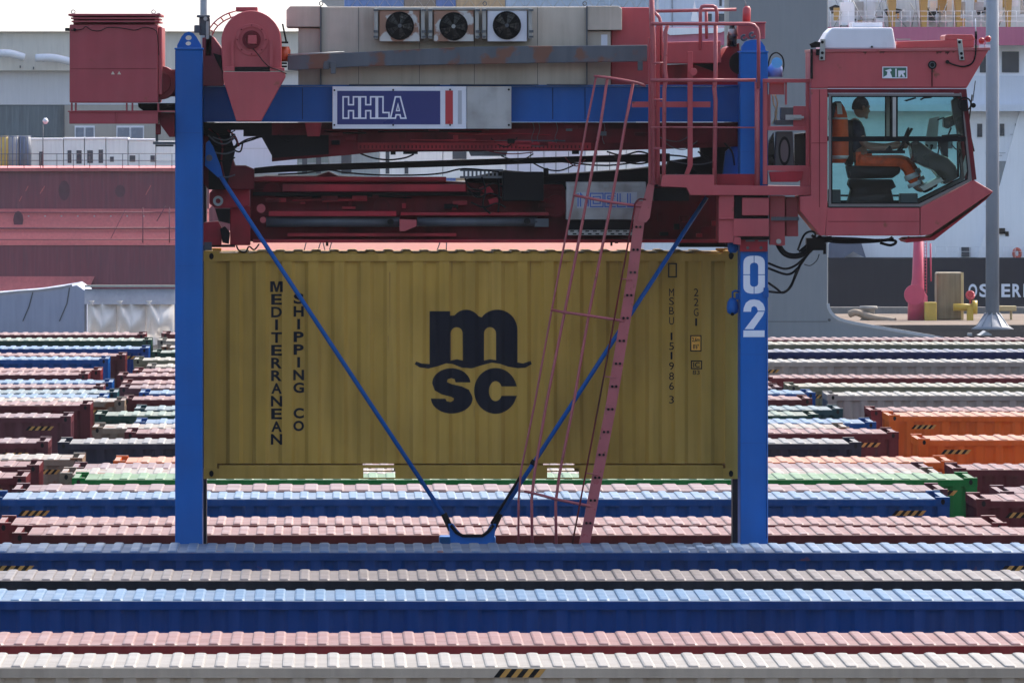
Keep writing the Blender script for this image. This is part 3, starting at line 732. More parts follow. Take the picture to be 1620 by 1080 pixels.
b=MB(); b.pprism([(218,163.5),(276,163.5),(276,177),(228,176),(219,170)],124.6,125.6); part(b,'hose_bundle',M['black'])

# red deck bracket between left leg and drum
b=MB(); b.pprism([(320,60),(337,58),(352,80),(353,136),(321,136)],124.6,126.5); part(b,'bracket_plate',M['red_box'],None,.008)
b=MB(); b.pbox(311,332,24,28,124.5,124.8); b.pbox(315,332,28,56,124.55,124.85); b.pbox(307,317,40,52,124.5,124.8); b.pbox(324,336,56,90,124.6,124.8); part(b,'drive_motor',M['steel_dark'],None,.01)
b=MB(); b.pcyl(325,30,3.2,124.45,124.55); b.pbox(326,330.5,34,62,124.5,124.53); part(b,'motor_fitting',M['steel'])
b=MB(); b.pprism([(337,84),(350,88),(352,115),(344,100)],124.5,124.7); part(b,'motor_hose',M['black'])
# drum housing with hub and hopper
drum=MB(); pts=[(354,112)]+[(397+48*math.cos(R(a)),66-49*math.sin(R(a))) for a in range(190,-11,-8)]+[(449,112)]
pts=[(352,112),(350,66)]+[(397.5+47.5*math.cos(R(a)),66-49*math.sin(R(a))) for a in range(172,7,-8)]+[(445,66),(445,108)]
drum.pprism(pts,123.85,125.6); dr=part(drum,'cable_drum',M['red'],None,.012)
b=MB(); b.pring(398,63,20,25.5,123.835,123.85); part(b,'hub_ring',M['red'],dr,.003)
b=MB(); b.pring(398,63,9,14,123.80,123.85); b.pring(398,63,13.5,14.6,123.81,123.85); part(b,'hub_collar',M['red_dark'],dr)
b=MB(); b.pbox(392,406,56,70,123.78,123.85); part(b,'hub_cap',M['red'],dr,.006)
for x in (365,427): 
    b=MB(); b.pbox(x,x+4.5,64,106,123.81,123.85); part(b,'stiffener',M['red'],dr)
for a in range(0,360,45):
    b=MB(); b.pcyl(398+22.7*math.cos(R(a)),63+22.7*math.sin(R(a)),1.2,123.82,123.835,8); part(b,'hub_bolt',M['red_dark'],dr)
b=MB(); b.pbox(371,427,106,113,123.84,125); part(b,'drum_slot',M['black'],dr)
b=MB(); b.pbox(353,371,106,112.5,123.8,124.2); b.pbox(427,450,107.5,112.5,123.8,124.2); part(b,'drum_foot',M['red'],dr,.004)
b=MB(); b.ptube([tuple(p) for p in smooth_path([(400,77,123.77),(408,86,123.77),(418,99,123.77),(428,107,123.77),(440,111,123.77),(453,117,123.8)],6)],.9,None,6); part(b,'cable',M['black'],dr)
b=MB(); b.pprism([(353,114),(451,114),(451,122),(413,192),(374,192),(353,126)],123.8,125.4); part(b,'hopper',M['red'],None,.008)
b=MB(); b.pbox(373,407,11.5,18,124.2,125.3); part(b,'drum_cover',M['red_box'],None,.004)
cg=MB()
for rr,dd in ((50,125.7),(50,126.2),(42,126.2)):
    cg.ptube([(390+ (rr+14)*math.cos(R(a)),66-(rr)*math.sin(R(a)),dd) for a in range(185,95,-10)],1.3,None,6)
for a in (172,158,144,130,116):
    cg.ptube([(390+64*math.cos(R(a)),66-50*math.sin(R(a)),125.7),(390+56*math.cos(R(a)),66-42*math.sin(R(a)),126.2)],1.2,None,6)
part(cg,'drum_guard',M['red_tube'])
# orange-red warning beacon and stick beside the drum
b=MB(); b.loft([(PX(449,124.6),124.6,PZ(98,124.6),.05,.05),(PX(449,124.6),124.6,PZ(94,124.6),.07,.07),(PX(450,124.6),124.6,PZ(80,124.6),.07,.07),(PX(450,124.6),124.6,PZ(74,124.6),.05,.05)],16); part(b,'warning_beacon',mat('orange_beacon',(0.70,0.10,0.03),0.25,wear=.05,streak=0))
b=MB(); b.ptube([(447,38),(453,67)],1.6,124.5,6); b.pbox(445,456,66,69,124.4,124.6); b.pbox(441,454,99,102,124.5,124.7); b.pbox(441,454,104,107,124.5,124.7); part(b,'beacon_bracket',M['black'])

# beige machine house
h=MB(); h.pbox(508,928,11,135.5,124.75,127.6); house=part(h,'machine_house',M['beige'],None,.012)
h=MB(); h.pprism([(453,16),(459,10),(507,10),(507,43),(453,43)],124.72,127.6); part(h,'house_panel',M['beige'],house,.008)
h=MB(); h.pbox(472,507,44.5,135.5,124.8,127.55); part(h,'house_panel',M['beige'],house,.008)
h=MB(); h.pprism([(929,10),(978,10),(984,14),(984,48),(929,48)],124.72,127.6); part(h,'house_panel',M['beige'],house,.008)
h=MB(); h.pbox(929,966,49.5,135.5,124.8,127.55); part(h,'house_panel',M['beige'],house,.008)
h=MB(); h.pbox(951,961,55,73,124.795,124.8); h.f=h.f; part(h,'notice',M['white'],house)
for x in (507,928):
    h=MB(); h.pbox(x-.6,x+1.6,10,135,124.70,124.75); part(h,'door_seam',M['steel_dark'],house)
for x in (508,925,767):
    h=MB(); h.tube([P3(x+3*math.cos(a),6+3*math.sin(a),124.9) for a in [i*math.pi/6 for i in range(13)]],.006,6); part(h,'lifting_eye',M['steel_dark'],house)
for x in (567,663,750,850):
    h=MB(); h.pbox(x,x+.8,12,134,124.747,124.75); part(h,'panel_seam',M['steel_dark'],house)
h=MB(); h.pbox(552,696,133.2,134.6,124.6,124.75); h.pbox(712,852,133.2,134.6,124.6,124.75); h.pbox(865,928,133.2,134.6,124.6,124.75); part(h,'house_sill',M['steel_dark'],house)
# three fans
def fan(cx,cy,x0,x1,ir):
    f_=MB(); f_.pbox(x0,x1,17,66,124.5,124.74); fo=part(f_,'cooler_fan',[M['fan_white'] if ir else M['white']],None,.008)
    f_=MB(); f_.pcyl(cx,cy,22.5,124.49,124.5,36); part(f_,'fan_opening',M['black'],fo)
    f_=MB()
    for rr in (22,17,12): f_.pring(cx,cy,rr-.5,rr+.5,124.455,124.465,36)
    for a in range(0,360,30): f_.ptube([(cx+5*math.cos(R(a)),cy+5*math.sin(R(a))),(cx+22*math.cos(R(a)),cy+22*math.sin(R(a)))],.35,124.46,5)
    part(f_,'fan_guard',M['black'],fo)
    f_=MB()
    for a in range(0,360,72):
        c=lambda r,b:(cx+r*math.cos(R(a+b)),cy+r*math.sin(R(a+b)))
        p=[c(4,-20),c(19,-14),c(20,22),c(5,25)]
        f_.add([(PX(u,124.475),124.472+.006*(i in(1,2)),PZ(v,124.475)) for i,(u,v) in enumerate(p)],[(0,1,2,3)])
    part(f_,'fan_blades',M['black_gloss'],fo)
    f_=MB(); f_.pcyl(cx,cy,3.2,124.43,124.475,14); part(f_,'fan_hub',M['steel'] if 700<cx<730 else M['steel_dark'],fo)
    f_=MB()
    for xa,xb in ((x0-8,x0-2),(x1+2,x1+8)): f_.pbox(xa,xb,14,62,124.45,124.74)
    f_.pbox(x0-8,x1+8,12,16,124.48,124.74); part(f_,'fan_frame',M['steel'],fo,.004)
    f_=MB()
    for xa in (x0-9,x1+3):
        f_.pbox(xa,xa+7,15,18,124.42,124.45); f_.pbox(xa,xa+7,48,52,124.42,124.45); f_.pbox(xa,xa+7,57,60,124.42,124.45)
    part(f_,'fan_bracket',M['steel_dark'],fo)
fan(632.5,41,600,664,True); fan(717.5,42,686,749.5,True); fan(802,40.5,771,834,False)
# sloping rusty rail in front of the house
b=MB(); b.pprism([(455,88),(545,84),(560,83),(640,79),(745,74),(1024,71.5),(1024,97.5),(745,102),(640,104),(555,106),(536,107.5),(478,110.5),(472,112),(455,111)],124.42,124.68); rail=part(b,'sloping_rail',M['pipe'],None,.008)
b=MB(); b.pbox(523,531,98,117,124.36,124.42); b.pprism([(511,104),(513,97),(520,97),(521,110),(511,110)],124.4,124.42); b.pbox(1009,1017,97,112,124.4,124.5); part(b,'rail_clamp',M['steel_dark'],rail,.004)
b=MB(); b.ptube([(455,86.6),(545,82.6)],1.1,124.4,6); part(b,'rail_edge',M['steel'],rail)
# red block right of the house, exhaust, right-hand machinery
b=MB(); b.pbox(967,1036,12,134,124.9,127.2); part(b,'red_cabinet',M['red'],None,.012)
b=MB(); b.pprism([(1050,67),(1140,65),(1141,100),(1050,101)],124.7,126.8); part(b,'hydraulic_tank',M['red'],None,.01)
b=MB(); b.pprism([(1136,100),(1150,75),(1170,68),(1170,136),(1040,136),(1040,103)],124.95,126.5); part(b,'machinery_base',M['red_mid'],None,.01)
b=MB(); b.pprism([(1095,101),(1130,101),(1138,101),(1128,113)],124.9,124.95); b.pcyl(1172,100,18,124.55,124.7); part(b,'drive_gap',M['black'])
b=MB(); b.pbox(1168,1210.5,36,62,124.7,125.2); b.pbox(1166,1212,35,37.5,124.65,125.25); part(b,'rear_cabinet',M['red'],None,.006)
b=MB(); b.loft([(PX(1181,124.8),124.8,PZ(36,124.8),.045,.045),(PX(1181.5,124.8),124.8,PZ(14,124.8),.045,.045),(PX(1182,124.8),124.8,PZ(10,124.8),.025,.025)],14); part(b,'signal_lamp',M['red'])
b=MB(); b.ptube([(1179,10),(1180,5),(1178,0),(1181,-6)],1.0,124.8,6); part(b,'lamp_cable',M['steel'])
b=MB(); b.loft([(PX(1158,124.9),124.9,PZ(74,124.9),.055,.055),(PX(1158,124.9),124.9,PZ(58,124.9),.055,.055),(PX(1158,124.9),124.9,PZ(42,124.9),.028,.028),(PX(1159,124.9),124.9,PZ(38,124.9),.028,.028)],16); part(b,'work_lamp',M['black_gloss'])
b=MB(); b.loft([(PX(1159,124.9),124.9,PZ(58,124.9),.056,.056),(PX(1159,124.9),124.9,PZ(46,124.9),.045,.045)],16); part(b,'lamp_reflector',M['steel'])
b=MB()
for x,y in ((1177,60),(1190,56)): b.tube([P3(x+4*math.cos(a),y+4*math.sin(a),124.6) for a in [i*math.pi/6 for i in range(11)]],.014,7)
part(b,'shackle',M['steel_dark'])
# blue lamp on the gate with its loop of cable
b=MB(); cx,cz=PX(1226,124.6),PZ(122,124.6)
b.loft([(cx,124.6,cz,.085,.085),(cx,124.6,cz+.10,.085,.085),(cx+.005,124.6,cz+.13,.065,.065),(cx+.02,124.6,cz+.16,.06,.06)],18); lampb=part(b,'blue_lamp',M['lampblue'])
b=MB(); b.pcyl(1229,99.5,8.5,124.47,124.5,20); part(b,'lamp_lens',mat('lens_blue',(0.15,0.55,0.85),0.15,wear=0,streak=0),lampb)
b=MB(); b.ptube([tuple(p) for p in smooth_path([(1214,112,124.7),(1217,95,124.7),(1222,86,124.7),(1230,84,124.7),(1238,91,124.7),(1240,104,124.7),(1237,116,124.7)],5)],1.3,None,6); part(b,'lamp_hoop',M['black'],lampb)

# HHLA style name board
b=MB(); b.pbox(526,738,137,204,124.60,124.64); sg=part(b,'name_board',M['white'],None,.004)
ds=124.597; b=MB(); b.pbox(533.5,696.5,144,197,ds-.002,ds+.002); part(b,'blue_field',M['signblue'],sg)
b=MB(); b.pbox(704.5,716.5,143.5,196.5,ds-.002,ds+.002); part(b,'red_bar',M['signred'],sg)
b=MB(); b.pbox(724.5,730.5,143.5,196.5,ds-.002,ds+.002); part(b,'grey_bar',M['signgrey'],sg)
b=MB(); dl=ds-.004
z2=lambda X,Y:(PX(440+X/3.375,ds),PZ(Y/3.375,ds))
H_=lambda x:[(x,518),(x+29,518),(x+29,560),(x+55,560),(x+55,518),(x+84,518),(x+84,632),(x+55,632),(x+55,592),(x+29,592),(x+29,632),(x,632)]
for poly in (H_(347),H_(439),[(531,518),(560,518),(560,602),(592,602),(592,632),(531,632)]):
    b.ribbon([z2(*p) for p in poly],.0165,dl,True)
b.ribbon([z2(*p) for p in [(600,632),(626,518),(652,518),(682,632),(655,632),(651,614),(630,614),(626,632)]],.0165,dl,True)
b.ribbon([z2(*p) for p in [(632,592),(648,592),(640,556)]],.013,dl,True)
part(b,'lettering',M['white_clean'],sg)
b=MB()
for x,y in ((529,143),(529,198),(622,142.5),(622,198),(712,142),(712,198)): b.pcyl(x,y,1.6,124.58,124.60,8)
part(b,'rivet',M['black'],sg)
b=MB(); b.pbox(738.6,809,137,204,124.59,124.62); pl=part(b,'blank_plate',M['plate'],None,.004)
b=MB()
for x,y in ((805,142),(805,198)): b.pcyl(x,y,1.8,124.57,124.59,8)
part(b,'rivet',M['black'],pl)

# hoist frame under the top beams (dark)
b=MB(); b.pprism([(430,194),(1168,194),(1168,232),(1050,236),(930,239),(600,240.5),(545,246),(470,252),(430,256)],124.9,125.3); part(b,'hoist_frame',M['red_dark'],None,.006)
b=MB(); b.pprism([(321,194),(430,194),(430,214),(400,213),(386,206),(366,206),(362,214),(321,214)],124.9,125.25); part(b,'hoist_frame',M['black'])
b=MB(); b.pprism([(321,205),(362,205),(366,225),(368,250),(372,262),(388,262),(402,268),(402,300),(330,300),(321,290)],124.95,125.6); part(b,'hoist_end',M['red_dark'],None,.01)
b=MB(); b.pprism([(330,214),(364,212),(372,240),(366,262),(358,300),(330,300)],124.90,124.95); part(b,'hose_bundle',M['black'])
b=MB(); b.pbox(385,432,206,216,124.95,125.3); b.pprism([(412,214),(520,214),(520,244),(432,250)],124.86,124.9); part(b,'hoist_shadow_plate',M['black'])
b=MB(); b.pprism([(482,194),(509,194),(506,216),(486,216)],124.7,124.86); part(b,'stub_bracket',M['red_mid'],None,.006)
b=MB(); b.pbox(566,935,227.5,237,124.84,124.9); b.pbox(566,935,226,228,124.8,124.9); cc_=part(b,'chain_tray',M['red_mid'],None)
b=MB()
for i in range(58): b.pbox(569+i*6.3,571.4+i*6.3,230,235,124.835,124.84)
part(b,'tray_slots',M['red_dark'],cc_)
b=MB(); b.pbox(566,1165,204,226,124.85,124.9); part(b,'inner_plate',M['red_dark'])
b=MB(); b.pbox(717,725,214,224,124.8,124.86); part(b,'stub_bracket',M['red_mid'])
b=MB(); b.pprism([(742,240),(803,240),(800,247),(745,247)],124.9,125.2); part(b,'sensor_box',M['steel_dark'])
b=MB(); b.pbox(618,626,240,245,124.9,125.1); b.pbox(638,661,240,244,124.9,125.1); b.pbox(905,916,238,244,124.9,125.0); part(b,'tray_clip',M['black'])
b=MB()
for x in (843,852,880,955): b.ptube([tuple(p) for p in smooth_path([(x,194,124.82),(x+2,205,124.82),(x-2,218,124.82),(x+1,228,124.82)],4)],.5,None,5)
part(b,'thin_wire',M['steel_dark'])
# long black boom seen across the gap and its hoses
b=MB(); b.pprism([(402,266),(440,262),(700,254),(1060,243),(1060,256),(900,257),(700,264),(480,271),(402,275)],125.4,125.9); part(b,'lift_boom',M['black'],None,.006)
for pts in ([(372,232),(388,222),(402,218),(420,216),(440,220),(470,224)],[(366,240),(380,228),(400,221),(416,217),(436,226)],[(366,212),(375,225),(370,236),(380,240),(384,226)],
            [(440,276),(480,274),(520,269),(545,273),(600,277),(660,277),(700,274),(735,267),(790,272)],[(570,243),(590,250),(615,253),(640,250),(655,244)],
            [(880,255),(960,262),(1030,252)],[(960,240),(985,246),(1010,240),(1030,245)],[(1050,245),(1090,250),(1100,270),(1130,280)],
            [(400,204),(420,206),(434,212),(445,225),(452,240)]):
    b=MB(); b.ptube([tuple(p) for p in smooth_path([(x,y,125.0) for x,y in pts],5)],1.5,None,6); part(b,'hydraulic_hose',M['black'])
b=MB(); b.pprism([(1058,255),(1170,240),(1170,292),(1045,292)],125.3,125.8); b.pprism([(1100,194),(1170,194),(1170,260),(1112,262),(1108,232)],125.35,125.8); part(b,'hose_bundle',M['black'])
b=MB(); b.pprism([(1148,240),(1160,230),(1171,230),(1171,292),(1142,292)],125.0,125.2); part(b,'rear_brace',M['blue_beam'])

# seams and small fittings on the legs, pipes and boxes on the hoist frame
for i,x0,ys in ((0,277,(210,420,640)),(1,1171,(240,560,700))):
    for y in ys:
        b=MB(); b.pbox(x0+1,x0+42,y,y+.9,DN-.0025,DN); part(b,'weld_bead',M['blue_beam'],Ls[i])
b=MB(); b.ptube([(1213.2,140),(1213.2,850)],.9,DN-.006,6); part(b,'cable_run',M['blue_beam'],Ls[1])
b=MB(); b.pbox(1208,1216,455,470,DN-.03,DN); part(b,'junction_box',M['blue_beam'],Ls[1],.004)
rp_=random.Random(21)
for k in range(16):
    x=rp_.uniform(455,1010); y=rp_.uniform(197,224); wd=rp_.uniform(6,22); hh=rp_.uniform(4,10)
    if 478<x<512: continue
    b=MB(); b.pbox(x,x+wd,y,y+hh,124.80,124.86); part(b,'hoist_bracket',M[rp_.choice(['red_mid','red_dark','black','steel_dark'])],None,.003)
for k in range(9):
    x=rp_.uniform(440,800); y=rp_.uniform(197,226); ln=rp_.uniform(60,200)
    b=MB(); b.ptube([(x,y,124.83),(x+ln*.5,y+rp_.uniform(-1,2),124.83),(x+ln,y+rp_.uniform(-2,3),124.83)],rp_.uniform(.6,1.3),None,6); part(b,'hydraulic_pipe',M[rp_.choice(['red_mid','red_dark','black','steel_dark'])])
for pts in ([(330,204),(345,214),(352,232),(350,258),(356,284)],[(322,212),(336,220),(341,244),(338,270)],[(360,206),(372,216),(378,232)],[(1060,206),(1075,222),(1092,228),(1110,224)],[(1104,240),(1120,250),(1128,268),(1124,286)],[(1140,206),(1146,226),(1158,240),(1162,262)]):
    b=MB(); b.ptube([tuple(p) for p in smooth_path([(x,y,124.88) for x,y in pts],5)],1.6,None,6); part(b,'hydraulic_hose',M[rp_.choice(['black','red_dark','black'])])

for k in range(26):
    zone=rp_.choice([(325,372,200,296),(1040,1165,198,288),(430,1000,198,236),(560,1040,236,272)])
    x,y=rp_.uniform(zone[0],max(zone[0]+4,zone[1]-30)),rp_.uniform(zone[2],zone[3]-8); ln=rp_.uniform(25,90); dp=rp_.uniform(4,14)
    x2=min(zone[1],x+ln); pts=[(x,y),(x+(x2-x)*.3,y+dp*.8),(x+(x2-x)*.65,y+dp),(x2,y+rp_.uniform(-4,6))]
    b=MB(); b.ptube([tuple(p) for p in smooth_path([(px_,py_,124.84) for px_,py_ in pts],5)],rp_.uniform(.8,1.6),None,6); part(b,'hydraulic_hose',M[rp_.choice(['black','black','red_dark','steel_dark'])])
# ------------------------------------------------------------------ safety platform, ladder with cage
def rail(pts, r=2.6, d=124.0, name='guard_rail', m='red_tube', sm=True, n=8):
    b=MB(); q=[(p[0],p[1],p[2] if len(p)>2 else d) for p in pts]
    b.ptube(q,r,None,n); return part(b,name,M[m])
rail([(1031,-8),(1031,30),(1033,60),(1034,292)],4.2,124.05,'rail_post')
rail([(1037,18),(1165,15.5)],2.6,124.5); rail([(1036,20),(1043,28),(1046,40),(1047,124)],2.6,124.3)
rail([(1030,38),(1185,38),(1193,40),(1198,46),(1200,54),(1200,140)],2.8,123.95)
rail([(1030,127),(1196,127)],2.7,123.95); rail([(1030,201.5),(1196,202)],1.2,123.95)
rail([(1056,40),(1053,50),(1052,110),(1054,124),(1051,140),(1050,296)],3.2,124.0,'rail_post')
rail([(1132,40),(1132,120),(1130,140),(1132,160),(1130,302)],3.4,124.0,'rail_post')
rail([(1108,80),(1108,16),(1110,11),(1114,10),(1128,10),(1132,12),(1134,18),(1134,40)],2.8,124.35); rail([(1118,62),(1117,14)],2.6,124.6)
rail([(1198,130),(1198,296)],4.2,124.0,'rail_post')
b=MB(); b.pbox(1088,1096,82,262,124.2,124.3); b.pprism([(1088,262),(1096,262),(1090,276),(1083,276)],124.2,124.3); b.pcyl(1097,114,6,124.15,124.25); part(b,'post_bracket',M['red'],None,.004)
b=MB(); b.pbox(1026,1034,60,292,124.1,124.2); b.pbox(1038,1044,40,292,124.25,124.35); part(b,'mast_profile',M['red'],None,.004)
b=MB(); b.pbox(1000,1124,161,170,124.3,124.4); part(b,'stay_bar',M['red'])
for y in (100,158,235): rail([(1034,y),(1052,y)],1.4,124.02,'rail_rung')
# deck of the platform
b=MB(); b.pprism([(1048,277),(1130,277),(1130,293),(1285,295),(1287,309),(1092,309),(1086,297),(1045,295)],123.95,125.0); deck=part(b,'platform_deck',M['red'],None,.006)
b=MB(); b.pbox(1134,1194,275.5,294,124.1,124.14); part(b,'kick_plate',M['red_mid'],deck)
b=MB(); b.pbox(1034,1090,298,318,124.2,125.0); part(b,'deck_bracket',M['black'],deck)
# gate frame with the oval ventilator behind it
g_=MB(); g_.pbox(1207,1214,126,292,124.0,124.06); g_.pbox(1275,1280.5,126,262,124.0,124.06); g_.pbox(1207,1281,125,131,123.98,124.08); g_.pbox(1214,1275,200,206.5,124.0,124.06); g_.pprism([(1214,262),(1281,262),(1284,272),(1284,294),(1266,296),(1266,272),(1214,270)],124.0,124.06)
gate=part(g_,'gate_frame',M['red'],None,.005)
b=MB(); b.pbox(1242,1245,131,166,124.05,124.1); b.pbox(1217,1241,131,150,124.1,124.2); b.pbox(1214,1219,150,200,124.1,124.2); part(b,'gate_stiffener',M['red'],gate)
b=MB(); b.pbox(1255,1278,168,200,124.02,124.06); part(b,'gate_panel',M['red'],gate,.004)
b=MB(); b.pbox(1243,1268,182,190,123.96,124.02); b.pbox(1256,1272,184,188,123.92,123.96); part(b,'gate_latch',M['steel'],gate,.003)
b=MB(); b.pbox(1226,1256,190,198,124.2,124.5); b.pbox(1235,1256,170,190,124.2,124.5); part(b,'switch_box',M['steel_dark'],gate,.004)
b=MB(); b.pprism([(1228,208),(1254,208),(1257,268),(1225,268)],124.2,124.5); sp_=part(b,'ventilator_box',mat('dark_grey_plastic',(0.06,0.055,0.06),0.5,wear=.2),None,.01)
b=MB(); n=24
vv=[]; 
b.add([(PX(1241+9.5*math.cos(2*math.pi*k/n),124.19),124.19,PZ(239+23*math.sin(2*math.pi*k/n),124.19)) for k in range(n)],[list(range(n))])
part(b,'oval_mouth',M['black'],sp_)
b=MB(); b.add([(PX(1241+6.5*math.cos(2*math.pi*k/n),124.185),124.185,PZ(239+18*math.sin(2*math.pi*k/n),124.185)) for k in range(n)],[list(range(n))]); part(b,'oval_grille',mat('dull_red_grey',(0.12,0.08,0.085),0.5),sp_)
b=MB(); b.pprism([(1217,272),(1271,271),(1268,284),(1262,288),(1220,288)],123.98,124.2); part(b,'gate_tray',M['red_mid'],gate,.004)
for pts in ([(1222,150),(1224,165),(1229,175),(1226,188),(1222,196)],[(1226,150),(1230,165),(1226,180),(1230,192)]):
    b=MB(); b.ptube([tuple(p) for p in smooth_path([(x,y,124.3) for x,y in pts],5)],1.2,None,6); part(b,'cable',mat('pale_cable',(0.45,0.36,0.2),0.5),gate)
b=MB(); b.pprism([(1216,224),(1224,210),(1226,262),(1214,268)],124.6,124.8); b.pprism([(1257,212),(1276,210),(1276,262),(1257,266)],124.7,124.9); part(b,'dark_machinery',M['black_gloss'],gate)
# ladder
lad=MB()
for dd in (124.12,124.62):
    for a,c in (((1015,318),(1000,440)),((1000,440),(967,640)),((967,640),(920,884))):
        h=8.6
        p=[P3(a[0]-h,a[1],dd),P3(a[0]+h,a[1],dd),P3(c[0]+h,c[1],dd),P3(c[0]-h,c[1],dd)]
        lad.prism([(u[0],u[2]) for u in p],dd,dd+.03)
lad_o=part(lad,'ladder_stringer',M['red_tube'],None)
lad2=MB(); lad2.pprism([(1025,290),(1036,290),(1028,345),(1022,352),(1008,350),(1018,315)],124.1,124.15); part(lad2,'ladder_head',M['red_tube'],lad_o)
rg=MB(); bo=MB()
def lx(y):
    for (xa,ya),(xb,yb) in (((1015,318),(1000,440)),((1000,440),(967,640)),((967,640),(920,884))):
        if y<=yb: return xa+(xb-xa)*(y-ya)/(yb-ya)
    return 920
y=359
while y<880:
    x=lx(y)
    for dx in (-3.2,3.2):
        rg.tube([P3(x+dx,y,124.15),(PX(x+dx,124.15),124.62,PZ(y,124.15))],.011,6); bo.pcyl(x+dx,y,2.1,124.10,124.12,8)
    y+=36
part(rg,'ladder_rung',M['red_tube'],lad_o); part(bo,'rung_bolt',M['black'],lad_o)
bars=[[(943,122,124.37),(927.6,200,124.37),(908,309,124.37),(890,400,124.37),(873,490,124.37),(845.6,640,124.37),(824,745,124.37),(820.5,790,124.37),(820,872,124.37)]]
b2=[(961,123),(949.6,200),(929,311),(912,400),(893,495),(864,640),(846,745),(841,790),(842,872)]
b3=[(1002,130),(988.5,200),(968,317),(952,394),(931,500),(907,640),(885,750),(879,795),(880,872)]
for dd in (124.17,124.57):
    bars.append([(x,y,dd) for x,y in b2]); bars.append([(x,y,dd-.04 if dd<124.4 else dd+.04) for x,y in b3])
for i,bp in enumerate(bars):
    b=MB(); b.ptube(bp,1.7 if i==0 else 2.3,None,8); part(b,'cage_bar',M['red_tube'])
for hp in ([(941,121),(961,123),(1002,130),(1021,136)],[(908,309),(929,313),(968,320),(1020,327)],[(873,490),(893,494),(931,499),(988,508)],[(830,777),(845,780),(884,790),(934,800)]):
    near=[(hp[3][0],hp[3][1],124.12),(hp[2][0],hp[2][1],124.10),(hp[1][0],hp[1][1],124.14)]; far=[(x,y,248.74-d_) for x,y,d_ in near][::-1]
    b=MB(); b.ptube([tuple(p) for p in smooth_path(near+[(hp[0][0],hp[0][1],124.37)]+far,4)],2.2,None,8); part(b,'cage_hoop',M['red_tube'])
for dd in (124.1,124.64):
    b=MB(); b.ptube([tuple(p) for p in smooth_path([(1022,316,dd),(1012,315,dd),(1005,322,dd),(1003,334,dd),(990,404,dd),(947,640,dd),(903,872,dd)],4)],1.4,None,7); part(b,'hand_rail',M['red_dark'])
    for y in (441,595,748):
        b=MB(); x=1003-(y-334)*.186; b.ptube([(x,y,dd),(lx(y),y+2,dd)],1.1,None,6); part(b,'hand_rail_stay',M['red_tube'])

# cab carrier bracket under the platform
b=MB(); b.pbox(1137,1161,309,384,124.0,124.9); b.pbox(1137,1161,345,347,123.96,124.0); part(b,'bracket_frame',M['red'],None,.006)
b=MB(); b.pbox(1174,1217,313,341,124.0,124.14); b.pbox(1160,1217,346,374,123.98,124.14); b.pprism([(1162,374),(1172,376),(1172,388),(1160,386)],123.98,124.1); br_=part(b,'bracket_beam',M['red'],None,.008)
b=MB(); b.pbox(1218,1219.5,309,388,124.1,124.2); b.pprism([(1219,310),(1242,310),(1242,388),(1236,389),(1219,387)],124.15,124.6); part(b,'bracket_plate',M['red'],None,.006)
b=MB(); b.pprism([(1243,312),(1262,312),(1263,374),(1244,374)],124.25,124.8); part(b,'bracket_frame',M['red'],None,.006)
b=MB(); b.pbox(1220,1264,343,349,124.1,124.15); part(b,'support_bar',M['steel_dark'])
b=MB(); b.pbox(1162,1216,309,346.5,124.06,124.14); b.pbox(1164,1217,374,379,124.06,124.14); part(b,'bracket_gap',M['black'])
b=MB(); b.pbox(1170.5,1214.5,378,398,124.10,124.148); cp=part(b,'leg_flange',M['red_mid'],None,.004)
b=MB()
for x in (1183,1204): b.pcyl(x,392,2.6,124.08,124.10,10)
for x in (1187,1207): b.pbox(x-7,x+7,380,382,124.06,124.12)
part(b,'flange_bolt',M['steel_dark'],cp)
b=MB(); b.pcyl(1232,382,4,124.1,124.15); part(b,'pivot_bolt',M['steel'])
b=MB(); b.ptube([(1165.5,311),(1166,330)],2.6,124.1,8); part(b,'indicator_tube',M['white'])
b=MB(); b.pbox(1162,1170,330,344,124.1,124.2); part(b,'tube_clamp',M['black'])
# blue floodlights on the container side of the leg
b=MB(); c=(PX(1159.5,124.3),PZ(388,124.3)); b.loft([(c[0],124.3,PZ(400,124.3),.035,.035),(c[0],124.3,PZ(396,124.3),.055,.055),(c[0],124.3,PZ(385,124.3),.062,.062),(c[0],124.3,PZ(383,124.3),.045,.045)],16); fl=part(b,'flood_lamp',M['blue'])
b=MB(); b.pcyl(1157,404,4,124.25,124.35); b.pbox(1148,1170,383.5,388,124.3,124.36); part(b,'lamp_mount',M['black'],fl)
b=MB(); x=PX(1159,124.35); b.loft([(x,124.35,PZ(497,124.35),.03,.03),(x,124.35,PZ(494,124.35),.06,.06),(x,124.35,PZ(487,124.35),.068,.068),(x,124.35,PZ(478,124.35),.06,.06),(x,124.35,PZ(471,124.35),.03,.03)],18); fl=part(b,'flood_lamp',M['blue'])
b=MB(); b.ptube([(1159,474),(1159,462),(1163,460),(1171,461)],1.7,124.35,8); b.pbox(1164,1171.5,464,474,124.3,124.4); part(b,'lamp_mount',M['blue_beam'],fl)
b=MB(); b.pcyl(1159,497,2.6,124.25,124.45,12); part(b,'lamp_cap',M['black'],fl)
